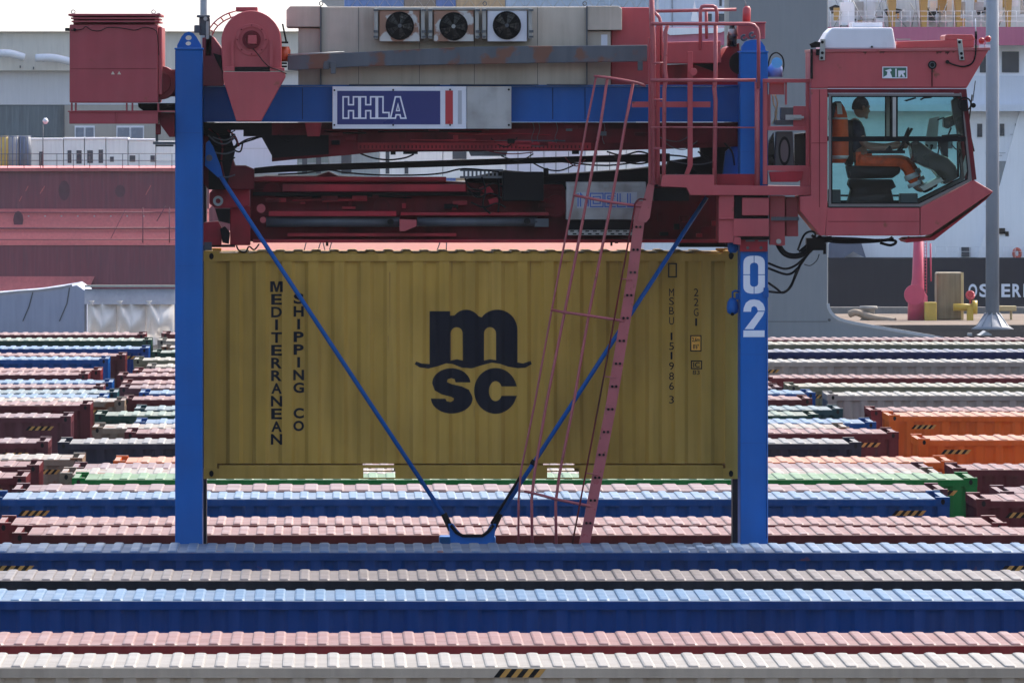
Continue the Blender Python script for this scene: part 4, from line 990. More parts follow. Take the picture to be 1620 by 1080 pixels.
# hoses under the bracket and the cab
for pts,r in (([(1228,380),(1238,398),(1252,405),(1270,402),(1288,385),(1300,374)],4.6),([(1215,416),(1240,425),(1258,420),(1275,405),(1290,390)],1.8),([(1215,424),(1245,434),(1262,424),(1280,400),(1302,378)],1.8),
     ([(1215,447),(1228,456),(1238,463),(1250,455),(1258,438),(1270,412),(1290,385)],1.8),([(1215,461),(1240,462),(1252,450),(1262,425),(1282,392)],1.8),
     ([(1262,396),(1272,372),(1284,366),(1290,372),(1280,384),(1264,398)],1.7),([(1284,372),(1300,379),(1360,380),(1410,380),(1417,384),(1408,388),(1392,384)],2.2),([(1290,378),(1330,383),(1380,382),(1414,378)],2.6),([(1300,376),(1350,377.5),(1398,380),(1412,375)],2.0),
     ([(1272,418),(1282,420),(1292,412),(1296,402)],.7),([(1268,400),(1290,388),(1304,380),(1316,378)],5.0)):
    b=MB(); b.ptube([tuple(p) for p in smooth_path([(x,y,124.3) for x,y in pts],5)],r,None,7); part(b,'hanging_hose',M['black'])
b=MB(); b.pbox(1276,1304,377,396,124.25,124.5); b.pbox(1303,1307,385,402,124.25,124.4); part(b,'cable_clamp',M['black'])

# ------------------------------------------------------------------ driver cab
CN,CF=123.7,125.15
cb=MB()
cb.pprism([(1283,81),(1565,78),(1529,140),(1283,140)],CN,CF); cab=part(cb,'cab_roof_box',M['red'],None,.012)
b=MB(); b.pprism([(1282,78.5),(1566,75.5),(1567,80),(1282,83)],CN-.02,CF+.02); part(b,'roof_edge',M['red_tube'],cab,.003)
b=MB(); b.pprism([(1283,141),(1309,141),(1309,329),(1305,372),(1298,373),(1266,334),(1266,311),(1283,310)],CN,CF); part(b,'rear_wall',M['red'],cab,.008)
b=MB(); b.pprism([(1308.5,329),(1455,329),(1455,373),(1305.5,373)],CN,CF); b.pprism([(1456,328),(1512,301),(1540,284.5),(1571,303),(1472,371),(1456,373)],CN,CF); part(b,'lower_body',M['red'],cab,.008)
b=MB(); b.pprism([(1430,380),(1436,377),(1472,376),(1500,358),(1540,330),(1571,303.5),(1560,316),(1510,355),(1478,380),(1434,384)],CN+.1,CF-.1); b.pbox(1436,1438.5,374,379,CN+.2,CN+.25); part(b,'front_guard',M['red_mid'],cab)
# glazing frames on both sides
wp=[(1311,148),(1526,148),(1538,272),(1537,286),(1455,327),(1311,327)]
def ring_poly(poly,g):
    c=(1420,235); return poly,[(1316,153),(1520,153),(1531,272),(1530,283.5),(1453.5,321.5),(1316,321.5)]
for dd,mm in ((CN+.005,'steel'),(CF-.045,'steel')):
    o_,i_=ring_poly(wp,5); b=MB(); n=len(o_)
    vs=[(PX(x,CN),dd,PZ(y,CN)) for x,y in o_+i_]+[(PX(x,CN),dd+.04,PZ(y,CN)) for x,y in o_+i_]
    fs=[]
    for k_ in range(n):
        j=(k_+1)%n
        fs+=[(k_,j,n+j,n+k_),(2*n+k_,3*n+k_,3*n+j,2*n+j),(n+k_,n+j,3*n+j,3*n+k_),(k_,2*n+k_,2*n+j,j)]
    b.add(vs,fs); fr=part(b,'window_frame',mat('worn_window_seal',(0.15,0.13,0.125),0.5,wear=.3),cab)
    b=MB(); b.add([(PX(x,CN),dd+.02,PZ(y,CN)) for x,y in i_],[list(range(n))]); part(b,'window_pane',M['glass_near' if dd<124.4 else 'glass'],cab)
    b=MB(); b.pbox(1316,1528,216.5,224,CN,CN+.03); b.v=[(x,y-CN+dd,z) for x,y,z in b.v]; part(b,'window_bar',M['black'],cab)
    b=MB(); b.pbox(1410,1412.2,153,216.5,CN,CN+.025); b.pbox(1417.5,1420.5,153,216.5,CN,CN+.025); b.v=[(x,y-CN+dd,z) for x,y,z in b.v]; part(b,'window_mullion',M['black'],cab)
    b=MB(); b.pbox(1412.2,1417.5,153,216.5,CN,CN+.03); b.v=[(x,y-CN+dd,z) for x,y,z in b.v]; part(b,'mullion_strip',M['steel'],cab)
    b=MB(); b.ribbon([(PX(x,CN),PZ(y,CN)) for x,y in i_],.014,dd-.003,True); part(b,'window_gasket',M['black'],cab)
b=MB(); b.pbox(1310,1526,141,147.5,CN+.01,CF-.01); part(b,'window_header',M['red_dark'],cab)
# front pillar and sloped front pane
b=MB()
for dd in (CN+.0,CF-.06):
    b.prism([(PX(x,CN),PZ(y,CN)) for x,y in [(1520,141),(1529,141),(1534,190),(1545,284),(1538,286),(1527,190)]],dd,dd+.06)
part(b,'front_pillar',M['red_dark'],cab,.004)
b=MB(); b.add([(PX(1528,CN),CN+.07,PZ(148,CN)),(PX(1528,CN),CF-.07,PZ(148,CN)),(PX(1541,CN),CF-.07,PZ(284,CN)),(PX(1541,CN),CN+.07,PZ(284,CN))],[(0,1,2,3)]); part(b,'front_pane',M['glass'],cab)
b=MB(); b.pbox(1312,1455,323,329,CN+.06,CF-.06); part(b,'cab_floor',M['black'],cab)
# roof fittings
b=MB(); b.pprism([(1297,78),(1299,69),(1309,52),(1317,44),(1412,44),(1418,78)],CN+.02,CF-.3); ac=part(b,'air_conditioner',M['white'],cab,.02)
b=MB(); b.pbox(1348,1396,36,43.5,CN+.2,CF-.5); b.pcyl(1374,36.5,1.2,CN+.18,CN+.2,8); part(b,'air_intake',M['white'],ac,.008)
b=MB(); b.pcyl(1379.5,74.5,1.8,CN-.0,CN+.02,8); part(b,'ac_screw',M['black'],ac)
b=MB(); b.pprism([(1418,66),(1495,64),(1541,64),(1541,75.5),(1418,77)],CN+.15,CF-.3); b.pprism([(1495,57),(1498,55),(1538,55),(1542,60),(1542,64),(1495,64)],CN+.15,CF-.3); part(b,'roof_hatch',mat('bright_red_paint',(0.42,0.06,0.065),0.45,wear=.15),cab,.006)
b=MB(); b.pbox(1418,1440,61.5,63.5,CN+.3,CN+.35); b.pbox(1440,1500,64,66,CN+.3,CN+.35); part(b,'roof_lip',M['steel'],cab)
b=MB()
for pts in ([(1298,62),(1306,62),(1305,96),(1296,96)],[(1514,62),(1522,63),(1526,96),(1518,96)]): b.pprism(pts,CN-.04,CN-.015)
lg=part(b,'lifting_bracket',M['steel'],cab,.006)
b=MB()
for x,y in ((1301,67),(1301,84),(1300,92),(1518,67),(1521,85),(1522,92)): b.pcyl(x,y,2.4,CN-.05,CN-.04,10)
part(b,'bracket_bolt',M['black'],lg)
b=MB(); b.pprism([(1281,70),(1290,66),(1298,67),(1298,75),(1284,76)],CN-.02,CN+.1); b.pbox(1282,1286,78,125,CN-.03,CN-.0); b.pbox(1291,1297,78,88,CN-.03,CN-.0); part(b,'hinge',M['black'],cab)
b=MB(); b.pcyl(1475,103,6.8,CN-.03,CN,20); b.ptube([(1474.5,106),(1474.5,137)],.9,CN-.015,6); horn=part(b,'horn',M['black'],cab)
b=MB(); b.pring(1475,103,3.4,4.6,CN-.04,CN-.03,18); part(b,'horn_ring',M['steel_dark'],horn)
b=MB(); b.ptube([tuple(p) for p in smooth_path([(1499,98.5,CN-.02),(1510,103,CN-.02),(1524,105.5,CN-.02),(1537,101,CN-.02),(1543,88,CN-.03),(1544,62,CN-.03),(1544,52,CN-.03)],6)],1.3,None,7); b.ptube([(1544,62),(1544,50)],2.0,CN-.03,8); b.pcyl(1499,98.5,3.2,CN-.03,CN,12); an=part(b,'aerial_cable',M['black'],cab)
b=MB(); b.ptube([(1544,52),(1543.4,44),(1543,30)],1.0,CN-.03,6); part(b,'aerial',M['white'],an)
for x,y in ((1553,65),(1563,62)):
    b=MB(); X_,Z_=PX(x,CN+.2),PZ(y,CN+.2); b.loft([(X_,CN+.2,Z_-.035,.02,.02),(X_,CN+.2,Z_-.01,.034,.034),(X_,CN+.2,Z_+.02,.034,.034),(X_,CN+.2,Z_+.035,.015,.015)],14); ro=part(b,'red_lamp',M['redlamp'],cab)
    b=MB(); b.pbox(x-4,x+4,71,76,CN+.16,CN+.24); part(b,'lamp_foot',M['white'],ro)
nb=MB(); nb.pbox(1396,1435,106,124,CN-.012,CN-.002); no=part(nb,'notice_plate',M['signgreen'],cab)
nb=MB(); nb.ribbon([(PX(x,CN),PZ(y,CN)) for x,y in [(1396.5,106.5),(1434.5,106.5),(1434.5,123.5),(1396.5,123.5)]],.010,CN-.015,True)
nb.pprism([(1398,122),(1403,119),(1404,114),(1400,112),(1409,109),(1411,112),(1408,114),(1411,121),(1411,123),(1398,123)],CN-.016,CN-.013)
nb.pbox(1416.5,1418.5,109,122,CN-.016,CN-.013); nb.pprism([(1421,112),(1432,112),(1432,115),(1429,116),(1432,122),(1428,122),(1426,117),(1424,122),(1421,122)],CN-.016,CN-.013)
part(nb,'notice_symbols',M['white'],no)
rs=MB(); rr_=random.Random(4)
for i in range(16):
    x=rr_.choice([rr_.uniform(1350,1415),rr_.uniform(1480,1512)]); l_=rr_.uniform(2,9); rs.pprism([(x,81.8),(x+rr_.uniform(2,6),81.8),(x+1.2,82.5+l_*.6)],CN-.0015,CN-.001)
part(rs,'rust_runs',mat('rust_stain',(0.13,0.03,0.02),0.8,wear=.3,streak=0),cab)
b=MB(); b.pring(1526,165,9,11.5,CN-.05,CN-.03,20); b.pbox(1520,1530,158,174,CN-.04,CN-.0); b.pcyl(1540,167,4,CN-.05,CN-.02,12); mo=part(b,'mirror_bracket',M['black'],cab)
b=MB(); b.ptube([(1543,128),(1539,160)],.8,CN-.03,6); part(b,'cable',M['black'],mo)
b=MB(); b.pprism([(1528,215),(1536,218),(1540,240),(1534,262),(1526,280),(1524,260),(1531,236)],CN+.1,CN+.2); part(b,'door_handle',M['steel'],cab)
# cab interior
b=MB(); b.pprism([(1505,160),(1513,153),(1520,160),(1527,185),(1527,205),(1523,214),(1514,206),(1508,185)],CN+.3,CN+.45); part(b,'sun_blind',M['black_gloss'],cab)
b=MB(); b.pprism([(1493,187),(1510,182),(1513,196),(1500,204),(1493,201)],CN+.4,CN+.7); mon=part(b,'monitor',M['black_gloss'],cab,.006)
b=MB(); b.ptube([(1505,202),(1500,214),(1490,216)],1.6,CN+.5,6); b.ptube([(1483,190),(1494,186)],1.2,CN+.5,6); b.ptube([(1490,216),(1528,213)],2.4,CN+.5,6); part(b,'monitor_arm',M['black'],mon)
b=MB(); b.pprism([(1440,226),(1449,222),(1458,226),(1478,241),(1500,250),(1512,262),(1518,280),(1505,288),(1495,292),(1486,280),(1478,270),(1460,262),(1446,255)],CN+.4,CF-.35); con=part(b,'control_console',M['black_gloss'],cab,.012)
b=MB(); b.ptube([(1443,203),(1432,222),(1419,241)],2.2,CN+.55,8); b.tube([(PX(1431+13*math.cos(a)*.5+0,CN+.75)+0.0,CN+.75+.19*math.sin(a),PZ(222-19*math.cos(a)*1.0,CN+.75)) for a in [k*math.pi/10 for k in range(21)]],.012,7); b.ptube([(1431,222),(1448,235)],2.4,CN+.7,8); part(b,'steering_wheel',M['black'],con)
b=MB(); b.pprism([(1484,221),(1500,222),(1500,250),(1492,246)],CN+.5,CN+.8); b.ptube([(1515,225),(1516,280)],2.0,CN+.25,6); b.ptube([tuple(p) for p in smooth_path([(1505,228,CN+.3),(1512,236,CN+.3),(1520,238,CN+.3),(1518,250,CN+.3)],4)],1.2,None,6); part(b,'console_stalk',M['black'],con)
b=MB(); b.pprism([(1455,296),(1490,280),(1497,284),(1462,302)],CN+.4,CF-.4); part(b,'foot_plate',M['steel'],cab)
b=MB(); b.pbox(1339,1350,190,262,CN+.66,CN+1.16); b.pprism([(1340,262),(1425,264),(1424,274),(1412,282),(1345,284)],CN+.63,CN+1.19); seat=part(b,'driver_seat',M['black'],cab,.02)
b=MB(); b.pprism([(1344,284),(1412,284),(1418,296),(1410,300),(1416,326),(1340,326),(1347,300),(1342,292)],CN+.7,CN+1.1); part(b,'seat_base',M['black'],seat,.01)
b=MB(); b.pbox(1372,1432,238,243,CN+.38,CN+.43); b.pprism([(1400,238),(1408,230),(1412,238)],CN+.38,CN+.43); part(b,'arm_rest',M['black'],seat,.004)

b=MB(); b.pbox(1312,1522,148.5,153,CN+.1,CF-.1); part(b,'roof_liner',M['black'],cab)
b=MB(); b.ptube([(1456,158),(1462,155),(1474,154)],1.6,CN+.3,6); b.pprism([(1430,159),(1448,154),(1450,156),(1434,161)],CN+.3,CN+.36); part(b,'roof_handset',M['black'],cab)
b=MB(); b.pprism([(1470,188),(1486,184),(1482,236),(1462,236)],CN+1.0,CN+1.05); part(b,'side_screen',mat('pale_grey_screen',(.34,.36,.34),.5),cab)
b=MB(); b.pbox(1312,1330,300,324,CN+.8,CN+1.2); b.pbox(1424,1452,306,324,CN+.7,CN+1.0); part(b,'floor_box',M['steel_dark'],cab,.008)
b=MB(); b.pbox(1315,1450,308,311,CF-.2,CF-.15); b.pbox(1315,1450,317,319,CF-.2,CF-.15); part(b,'sill_rail',M['black'],cab)
for x,r0 in ((1462,5),(1470,4),(1482,5)):
    b=MB(); b.ptube([(x,246-(x-1462)*-.4,CN+.5),(x+4,232,CN+.5)],1.4,None,6); b.pcyl(x+4,231,2.6,CN+.47,CN+.53,10); part(b,'control_lever',M['black'],con)
b=MB(); b.ptube([(1538,150,CN+.5),(1532,200,CN+.5),(1541,240,CN+.5)],1.3,None,6); part(b,'wiper',M['black'],cab)
for (x0,x1,y0,y1) in ((1296,1297,142,328),(1310,1528,137.6,138.4),(1284,1308,226,227),(1310,1454,350,350.8)):
    b=MB(); b.pbox(x0,x1,y0,y1,CN-.002,CN+.001); part(b,'panel_seam',M['red_dark'],cab)
# orange jacket hanging over the seat back
jx=lambda x:PX(x,124.3)
jz=lambda y:PZ(y,124.3)
jb=MB(); Y_=124.32
jb.loft([(jx(1327),Y_,jz(258),.075,.13),(jx(1328),Y_,jz(245),.105,.17),(jx(1328),Y_,jz(222),.105,.19),(jx(1328),Y_,jz(205),.10,.20),(jx(1328),Y_,jz(190),.095,.19),(jx(1328),Y_,jz(180),.085,.15),(jx(1327),Y_,jz(170),.065,.10),(jx(1327),Y_,jz(163),.03,.05)],20)
jk=tag(jb.build('safety_jacket',M['orange'],None,loc=(jx(1328),Y_,jz(258))),'orange safety jacket with grey reflective bands hung over the seat back behind the driver','jacket')
jj=MB(); jj.loft([(jx(1327.5),Y_,jz(251.5),.094,.155),(jx(1328),Y_,jz(246),.110,.178)],20); jj.build('reflective_band',M['reflect'],jk)
jj=MB(); jj.loft([(jx(1328),Y_,jz(189),.098,.193),(jx(1328),Y_,jz(186),.094,.18)],20); jj.build('reflective_band',M['reflect'],jk)
jj=MB(); jj.pprism([(1324,163),(1331,163),(1333,181),(1325,181)],Y_-.158,Y_-.1); jj.build('reflective_patch',M['reflect'],jk)
jj=MB(); jj.loft([(jx(1323),Y_+.02,jz(190),.09,.15),(jx(1322),Y_+.02,jz(176),.075,.12),(jx(1324),Y_+.02,jz(164),.06,.08),(jx(1326),Y_+.02,jz(160.5),.03,.04)],18); jj.build('dark_hood',M['shirt'],jk)

# ------------------------------------------------------------------ driver
def skin_surface(verts, edges, radii, root=0, sub=1):
    me=bpy.data.meshes.new('tmp'); me.from_pydata(verts,edges,[]); o=bpy.data.objects.new('tmp',me); COL.objects.link(o)
    md=o.modifiers.new('s','SKIN'); md.use_smooth_shade=True
    for i,r in enumerate(radii):
        sv=me.skin_vertices[0].data[i]; sv.radius=(r,r) if not isinstance(r,tuple) else r; sv.use_root=(i==root)
    ss=o.modifiers.new('u','SUBSURF'); ss.levels=sub; ss.render_levels=sub
    bpy.context.view_layer.update()
    m2=bpy.data.meshes.new_from_object(o.evaluated_get(bpy.context.evaluated_depsgraph_get()))
    v=[tuple(p.co) for p in m2.vertices]; f=[list(p.vertices) for p in m2.polygons]
    bpy.data.objects.remove(o); bpy.data.meshes.remove(me); bpy.data.meshes.remove(m2)
    return v,f
def remesh(mb, vox):
    o=mb.build('tmp',M['skin'],None)
    md=o.modifiers.new('r','REMESH'); md.mode='VOXEL'; md.voxel_size=vox; md.use_smooth_shade=True
    s_=o.modifiers.new('sm','SMOOTH'); s_.factor=.5; s_.iterations=2
    bpy.context.view_layer.update()
    m2=bpy.data.meshes.new_from_object(o.evaluated_get(bpy.context.evaluated_depsgraph_get()))
    out=MB(); out.add([tuple(p.co) for p in m2.vertices],[list(p.vertices) for p in m2.polygons],0,True)
    me=o.data; bpy.data.objects.remove(o); bpy.data.meshes.remove(me); bpy.data.meshes.remove(m2); return out
DY=CN+.92
def J(x,y,dy=0.0): q=P3(x,y,DY); return (q[0],DY+dy,q[2])
# skeleton: hip, belly, chest, neck base, neck, arms, legs
sk=[J(1354,258),J(1353,240),J(1350,215),J(1353,198),J(1358,187),
    J(1352,201,-.19),J(1368,232,-.23),J(1398,235,-.20),J(1424,231,-.12),   # right arm to the wheel
    J(1352,201,.19),J(1370,230,.23),J(1402,232,.18),J(1426,226,.10),
    J(1366,259,-.10),J(1432,257,-.13),J(1448,296,-.13),J(1456,301,-.13),J(1474,294,-.13),
    J(1366,259,.10),J(1436,254,.13),J(1456,290,.13),J(1462,296,.13),J(1482,290,.13)]
ed=[(0,1),(1,2),(2,3),(3,4),(3,5),(5,6),(6,7),(7,8),(3,9),(9,10),(10,11),(11,12),(0,13),(13,14),(14,15),(15,16),(16,17),(0,18),(18,19),(19,20),(20,21),(21,22)]
rd=[(.13,.12),(.115,.13),(.115,.15),(.075,.09),.052,.058,.043,.037,.027,.058,.043,.037,.027,.078,.058,.045,.04,.03,.078,.058,.045,.04,.03]
pmb=MB()
v,f=skin_surface(sk,ed,rd); pmb.add(v,f)
k_head=len(pmb.v)
hx,hy,hz_=J(1361.5,170); 
n1,n2=20,16; vs=[];fs=[]
for i in range(n2+1):
    th=math.pi*i/n2
    for k in range(n1):
        ph=2*math.pi*k/n1
        x=math.sin(th)*math.cos(ph); y=math.sin(th)*math.sin(ph); z=math.cos(th)
        rx,ry,rz=.098,.078,.118
        if z<-.3 and x<0: rx*=.85
        if z<-.45: ry*=.86
        if x>.75 and -.75<z<.4: rx*=.93
        vs.append((hx+x*rx+(0.012 if z<-.3 and x>0 else 0),hy+y*ry,hz_+z*rz))
for i in range(n2):
    for k in range(n1): fs.append((i*n1+k,(i+1)*n1+k,(i+1)*n1+(k+1)%n1,i*n1+(k+1)%n1))
pmb.add(vs,fs)
for (dx,dy,dz,r) in ((.098,0,-.012,.016),(.108,0,-.028,.017),(.088,0,.022,.018),(.086,-.03,.022,.016),(.086,.03,.022,.016),(.088,0,-.062,.02),(.082,0,-.098,.024),(.0,-.078,-.008,.020),(.0,.078,-.008,.020),(-.004,-.082,.008,.016)):
    q=MB(); q.loft([(hx+dx,hy+dy,hz_+dz-r,r*.3,r*.3),(hx+dx,hy+dy,hz_+dz-r*.5,r*.85,r*.85),(hx+dx,hy+dy,hz_+dz+r*.3,r*.95,r*.95),(hx+dx,hy+dy,hz_+dz+r,r*.3,r*.3)],10); pmb.add(q.v,q.f)
hrot=Matrix.Rotation(R(24),4,'Z') @ Matrix.Rotation(R(7),4,'Y')
def turn(p): q=hrot @ Vector((p[0]-hx,p[1]-hy,p[2]-hz_+.09)); return (hx+q.x-.008,hy+q.y,hz_+q.z-.09)
pmb.v[k_head:]=[turn(p) for p in pmb.v[k_head:]]
# hands: palm plus five fingers closed on the wheel
for (wx,wy,sy) in ((1424,231,-1),(1426,226,1)):
    base=Vector(J(wx,wy,-.12 if sy<0 else .10)); fw=Vector((1,0,.05))
    pv=[base,base+fw*.05,base+fw*.085]
    v,f=skin_surface([tuple(p) for p in pv],[(0,1),(1,2)],[(.024,.03),(.02,.04),(.016,.038)]); pmb.add(v,f)
    for i,(o_,ln) in enumerate(((-.03,.9),(-.01,1.0),(.011,.95),(.03,.78))):
        p0=base+fw*.08+Vector((0,o_,.004)); p1=p0+Vector((.032*ln,0,.006)); p2=p1+Vector((.018*ln,0,-.026)); p3=p2+Vector((-.014,0,-.02))
        v,f=skin_surface([tuple(p) for p in (p0,p1,p2,p3)],[(0,1),(1,2),(2,3)],[.0095,.009,.0085,.007]); pmb.add(v,f)
    t0=base+fw*.03+Vector((0,-sy*.03,.006)); t1=t0+Vector((.03,-sy*.022,.004)); t2=t1+Vector((.026,-sy*.004,-.012))
    v,f=skin_surface([tuple(p) for p in (t0,t1,t2)],[(0,1),(1,2)],[.012,.0105,.008]); pmb.add(v,f)
person=tag(remesh(pmb,.0065).build('person',M['skin'],None,loc=J(1354,262)),'person in navy t-shirt and orange work trousers sitting in the cab at the controls','person')
# clothes
c_=MB(); v,f=skin_surface([sk[0],sk[1],sk[2],sk[3],sk[5],tuple(Vector(sk[5]).lerp(Vector(sk[6]),.62)),sk[9],tuple(Vector(sk[9]).lerp(Vector(sk[10]),.62))],[(0,1),(1,2),(2,3),(3,4),(4,5),(3,6),(6,7)],[(.142,.135),(.13,.145),(.13,.165),(.085,.10),.072,.06,.072,.06]); c_.add(v,f); remesh(c_,.008).build('shirt',M['shirt'],person)
c_=MB(); v,f=skin_surface([tuple(Vector(sk[0])+Vector((.01,0,-.01))),sk[13],sk[14],tuple(Vector(sk[14]).lerp(Vector(sk[15]),.92)),sk[18],sk[19],tuple(Vector(sk[19]).lerp(Vector(sk[20]),.92))],[(0,1),(1,2),(2,3),(0,4),(4,5),(5,6)],[(.125,.135),.098,.078,.072,.098,.078,.072]); c_.add(v,f); tr=remesh(c_,.008).build('trousers',M['trouser'],person)
for a_,b_ in ((14,15),(19,20)):
    A,B=Vector(sk[a_]),Vector(sk[b_])
    for t0,t1 in ((.46,.66),(.80,.95)):
        c_=MB(); c_.tube([A.lerp(B,t0),A.lerp(B,(t0+t1)/2),A.lerp(B,t1)],.083,14); c_.build('reflective_band',M['reflect'],tr)
for a_,b_ in ((16,17),(21,22)):
    c_=MB(); v,f=skin_surface([sk[a_],tuple(Vector(sk[a_]).lerp(Vector(sk[b_]),.5)),tuple(Vector(sk[b_])+Vector((.02,0,0)))],[(0,1),(1,2)],[.056,.05,.042]); c_.add(v,f); remesh(c_,.008).build('boot',M['black'],person)
hb=MB(); vs=[];fs=[]
for i in range(9):
    th=math.pi*(i/8)*.60
    for k in range(24):
        ph=2*math.pi*k/24; lim=th*(1.0 if math.cos(ph)<.1 else 1-.42*math.cos(ph))
        vs.append((hx-.004+math.sin(lim)*math.cos(ph)*.103,hy+math.sin(lim)*math.sin(ph)*.083,hz_+.004+math.cos(lim)*.122))
for i in range(8):
    for k in range(24): fs.append((i*24+k,(i+1)*24+k,(i+1)*24+(k+1)%24,i*24+(k+1)%24))
hb.add([turn(p) for p in vs],fs,0,True); ho=hb.build('hair',M['hair'],person); sd_=ho.modifiers.new('s','SOLIDIFY'); sd_.thickness=.004
for dy in (-.03,.03):
    e_=MB(); e_.loft([(hx+.094,hy+dy,hz_+.006,.002,.003),(hx+.094,hy+dy,hz_+.012,.006,.010),(hx+.094,hy+dy,hz_+.018,.002,.003)],8); e_.v=[turn(p) for p in e_.v]; e_.build('eye',M['black'],person)

# ------------------------------------------------------------------ spreader with its head block
spd=thing('container_spreader','dark red lifting spreader with grey sign box, clamped on the yellow container','container spreader',(PX(745,126),126.2,PZ(386,126)))
def sp(mb,name,m,parent=None,bev=0): return mb.build(name,m,parent or spd,bev)
b=MB(); b.pbox(396,1142,300,382,125.35,127.0); b.pprism([(396,300),(396,284),(420,279),(500,279),(520,272),(535,279),(760,290),(1080,296),(1142,305),(1142,310)],125.36,126.9); main=sp(b,'main_beam',M['red_dark'],None,.01)
b=MB(); b.pbox(400,706,280,286,125.15,125.5); b.pbox(402,706,286,288,125.2,125.5); sp(b,'top_flange',M['red_mid'],None,.004)
b=MB(); b.pbox(447,737,291.5,303,125.05,125.4); sp(b,'guide_rail',M['red_mid'],None,.005)
b=MB(); b.pbox(400,760,304,310,125.2,125.4); sp(b,'web_shadow',M['black'])  # black bar put in as the shadow across the web below the guide rail
b=MB(); b.pbox(517,520,303,333,125.28,125.35); b.pbox(640,643,303,333,125.28,125.35); b.pbox(517,520,359,382,125.28,125.35); sp(b,'web_stiffener',M['red_dark'])
b=MB(); b.pbox(425,627,334,342,125.05,125.4); b.pbox(634,868,336,341,125.08,125.4); sp(b,'lower_flange',M['red_mid'],None,.004)
b=MB(); b.tube([P3(421,351,125.15),P3(632,351,125.15)],8*125.15/F,20); b.tube([P3(660,351,125.15),P3(850,351,125.15)],7.2*125.15/F,20); b.pbox(846,868,346,359,125.1,125.3); cyl=sp(b,'telescopic_cylinder',M['steel_dark'])
b=MB(); b.pcyl(618,351,5,125.05,125.1,14); b.pcyl(834,350,5,125.05,125.1,14); sp(b,'cylinder_port',M['black'],cyl)
b=MB(); b.pprism([(632,347),(659,348),(659,358),(640,366),(632,366)],125.0,125.2); sp(b,'cylinder_bracket',M['red'],None,.004)
b=MB(); b.pbox(455,722,369,374,125.2,125.35); b.pbox(400,1135,379,384,125.1,125.35); sp(b,'bottom_rail',M['red_mid'],None,.003)
for x,y,r in ((430,303,14),(604,327,13),(880,326,18)):
    b=MB(); b.pring(x,y,r-3,r,125.22,125.34,26); b.pcyl(x,y,r*.82,125.27,125.35,22); sp(b,'pulley',M['red_dark'])
b=MB(); b.pcyl(416,348,5,125.0,125.1,10); b.pcyl(413,330,7,125.05,125.2,14); sp(b,'pin',M['red'])
# left head
b=MB(); b.pprism([(331,306),(338,299),(395,297),(395,325),(380,329),(340,329),(331,322)],125.1,125.4); hd=sp(b,'left_head',M['red_mid'],None,.01)
b=MB(); b.pring(345,318,4,8,125.05,125.1,18); sp(b,'head_bolt',M['steel'],hd)
b=MB(); b.pbox(364,396,326,388,125.2,125.6); b.pprism([(322,352),(345,350),(352,362),(350,388),(322,388)],125.1,125.5); sp(b,'end_arm',M['red_mid'],None,.01)
b=MB(); b.pprism([(348,362),(356,358),(364,368),(362,386),(352,384)],125.05,125.15); b.pprism([(340,330),(364,330),(364,354),(346,350)],125.15,125.3); sp(b,'arm_gap',M['black'])
for x in (329,1164):
    for dd in (125.06,127.3):
        b=MB(); b.pbox(x-6,x+6,383,396,dd,dd+.13); b.pcyl(x,392,3,dd-.02,dd+.0,10); sp(b,'twist_lock',M['steel_dark'])
b=MB(); b.pbox(322,372,387,391,125.2,125.3); b.ptube([tuple(p) for p in smooth_path([(374,388,125.05),(378,396,125.05),(388,399,125.05),(394,390,125.05),(402,395,125.05),(410,386,125.05)],5)],1.4,None,6); sp(b,'hydraulic_hose',M['black'])
b=MB(); b.pbox(1075,1168,383,391,125.5,126.5); sp(b,'right_arm',M['black'])
b=MB(); b.pbox(1138,1168,318,384,125.45,126.6); sp(b,'right_arm',M['red_dark'],None,.01)
b=MB(); b.pprism([(738,283),(800,270),(870,276),(900,275),(1000,268),(1062,261),(1100,262),(1100,300),(738,300)],125.5,126.8); sp(b,'hose_carrier',M['black'],None,.01)
# hydraulic pack and chain teeth
b=MB(); b.pbox(795,860,272,318,124.98,125.35); b.pbox(860,868,266,280,125.1,125.3); sp(b,'hydraulic_pack',M['black'],None,.01)
b=MB()
for i in range(9): b.pbox(733+i*6.5,736+i*6.5,270,279,125.0,125.1)
b.pbox(728,796,268,271,125.0,125.3); b.pbox(728,796,279,282,125.0,125.3); sp(b,'valve_block',M['steel_dark'])
for pts in ([(736,282),(742,296),(760,300),(780,290),(796,296)],[(740,300),(756,312),(776,306),(796,314)],[(762,280),(768,300),(764,325),(776,338)],[(866,290),(878,288),(890,290),(896,300)],[(745,320),(765,328),(785,322),(800,328)],[(788,282),(790,310),(788,336)]):
    b=MB(); b.ptube([tuple(p) for p in smooth_path([(x,y,125.0) for x,y in pts],5)],1.7,None,6); sp(b,'hydraulic_hose',M['black'])
b=MB(); b.pprism([(758,298),(772,292),(782,304),(770,310)],125.05,125.3); b.pprism([(772,316),(786,312),(792,324),(776,326)],125.05,125.3); sp(b,'valve_cover',M['red_mid'],None,.005)
b=MB(); b.pbox(896,1022,288,347.5,124.92,125.3); sb=sp(b,'sign_box',M['plate'],None,.006)
b=MB(); d_=124.915; b.pbox(913,1008,304,329.5,d_-.002,d_+.004); sp(b,'logo_panel',M['signgrey'],sb)
b=MB(); q=lambda x,y:(PX(x,d_),PZ(y,d_)); y0=d_-.005; lw=.012
def dbl(pts,w_=4.2):
    b.ribbon([q(*p) for p in pts],lw,y0)
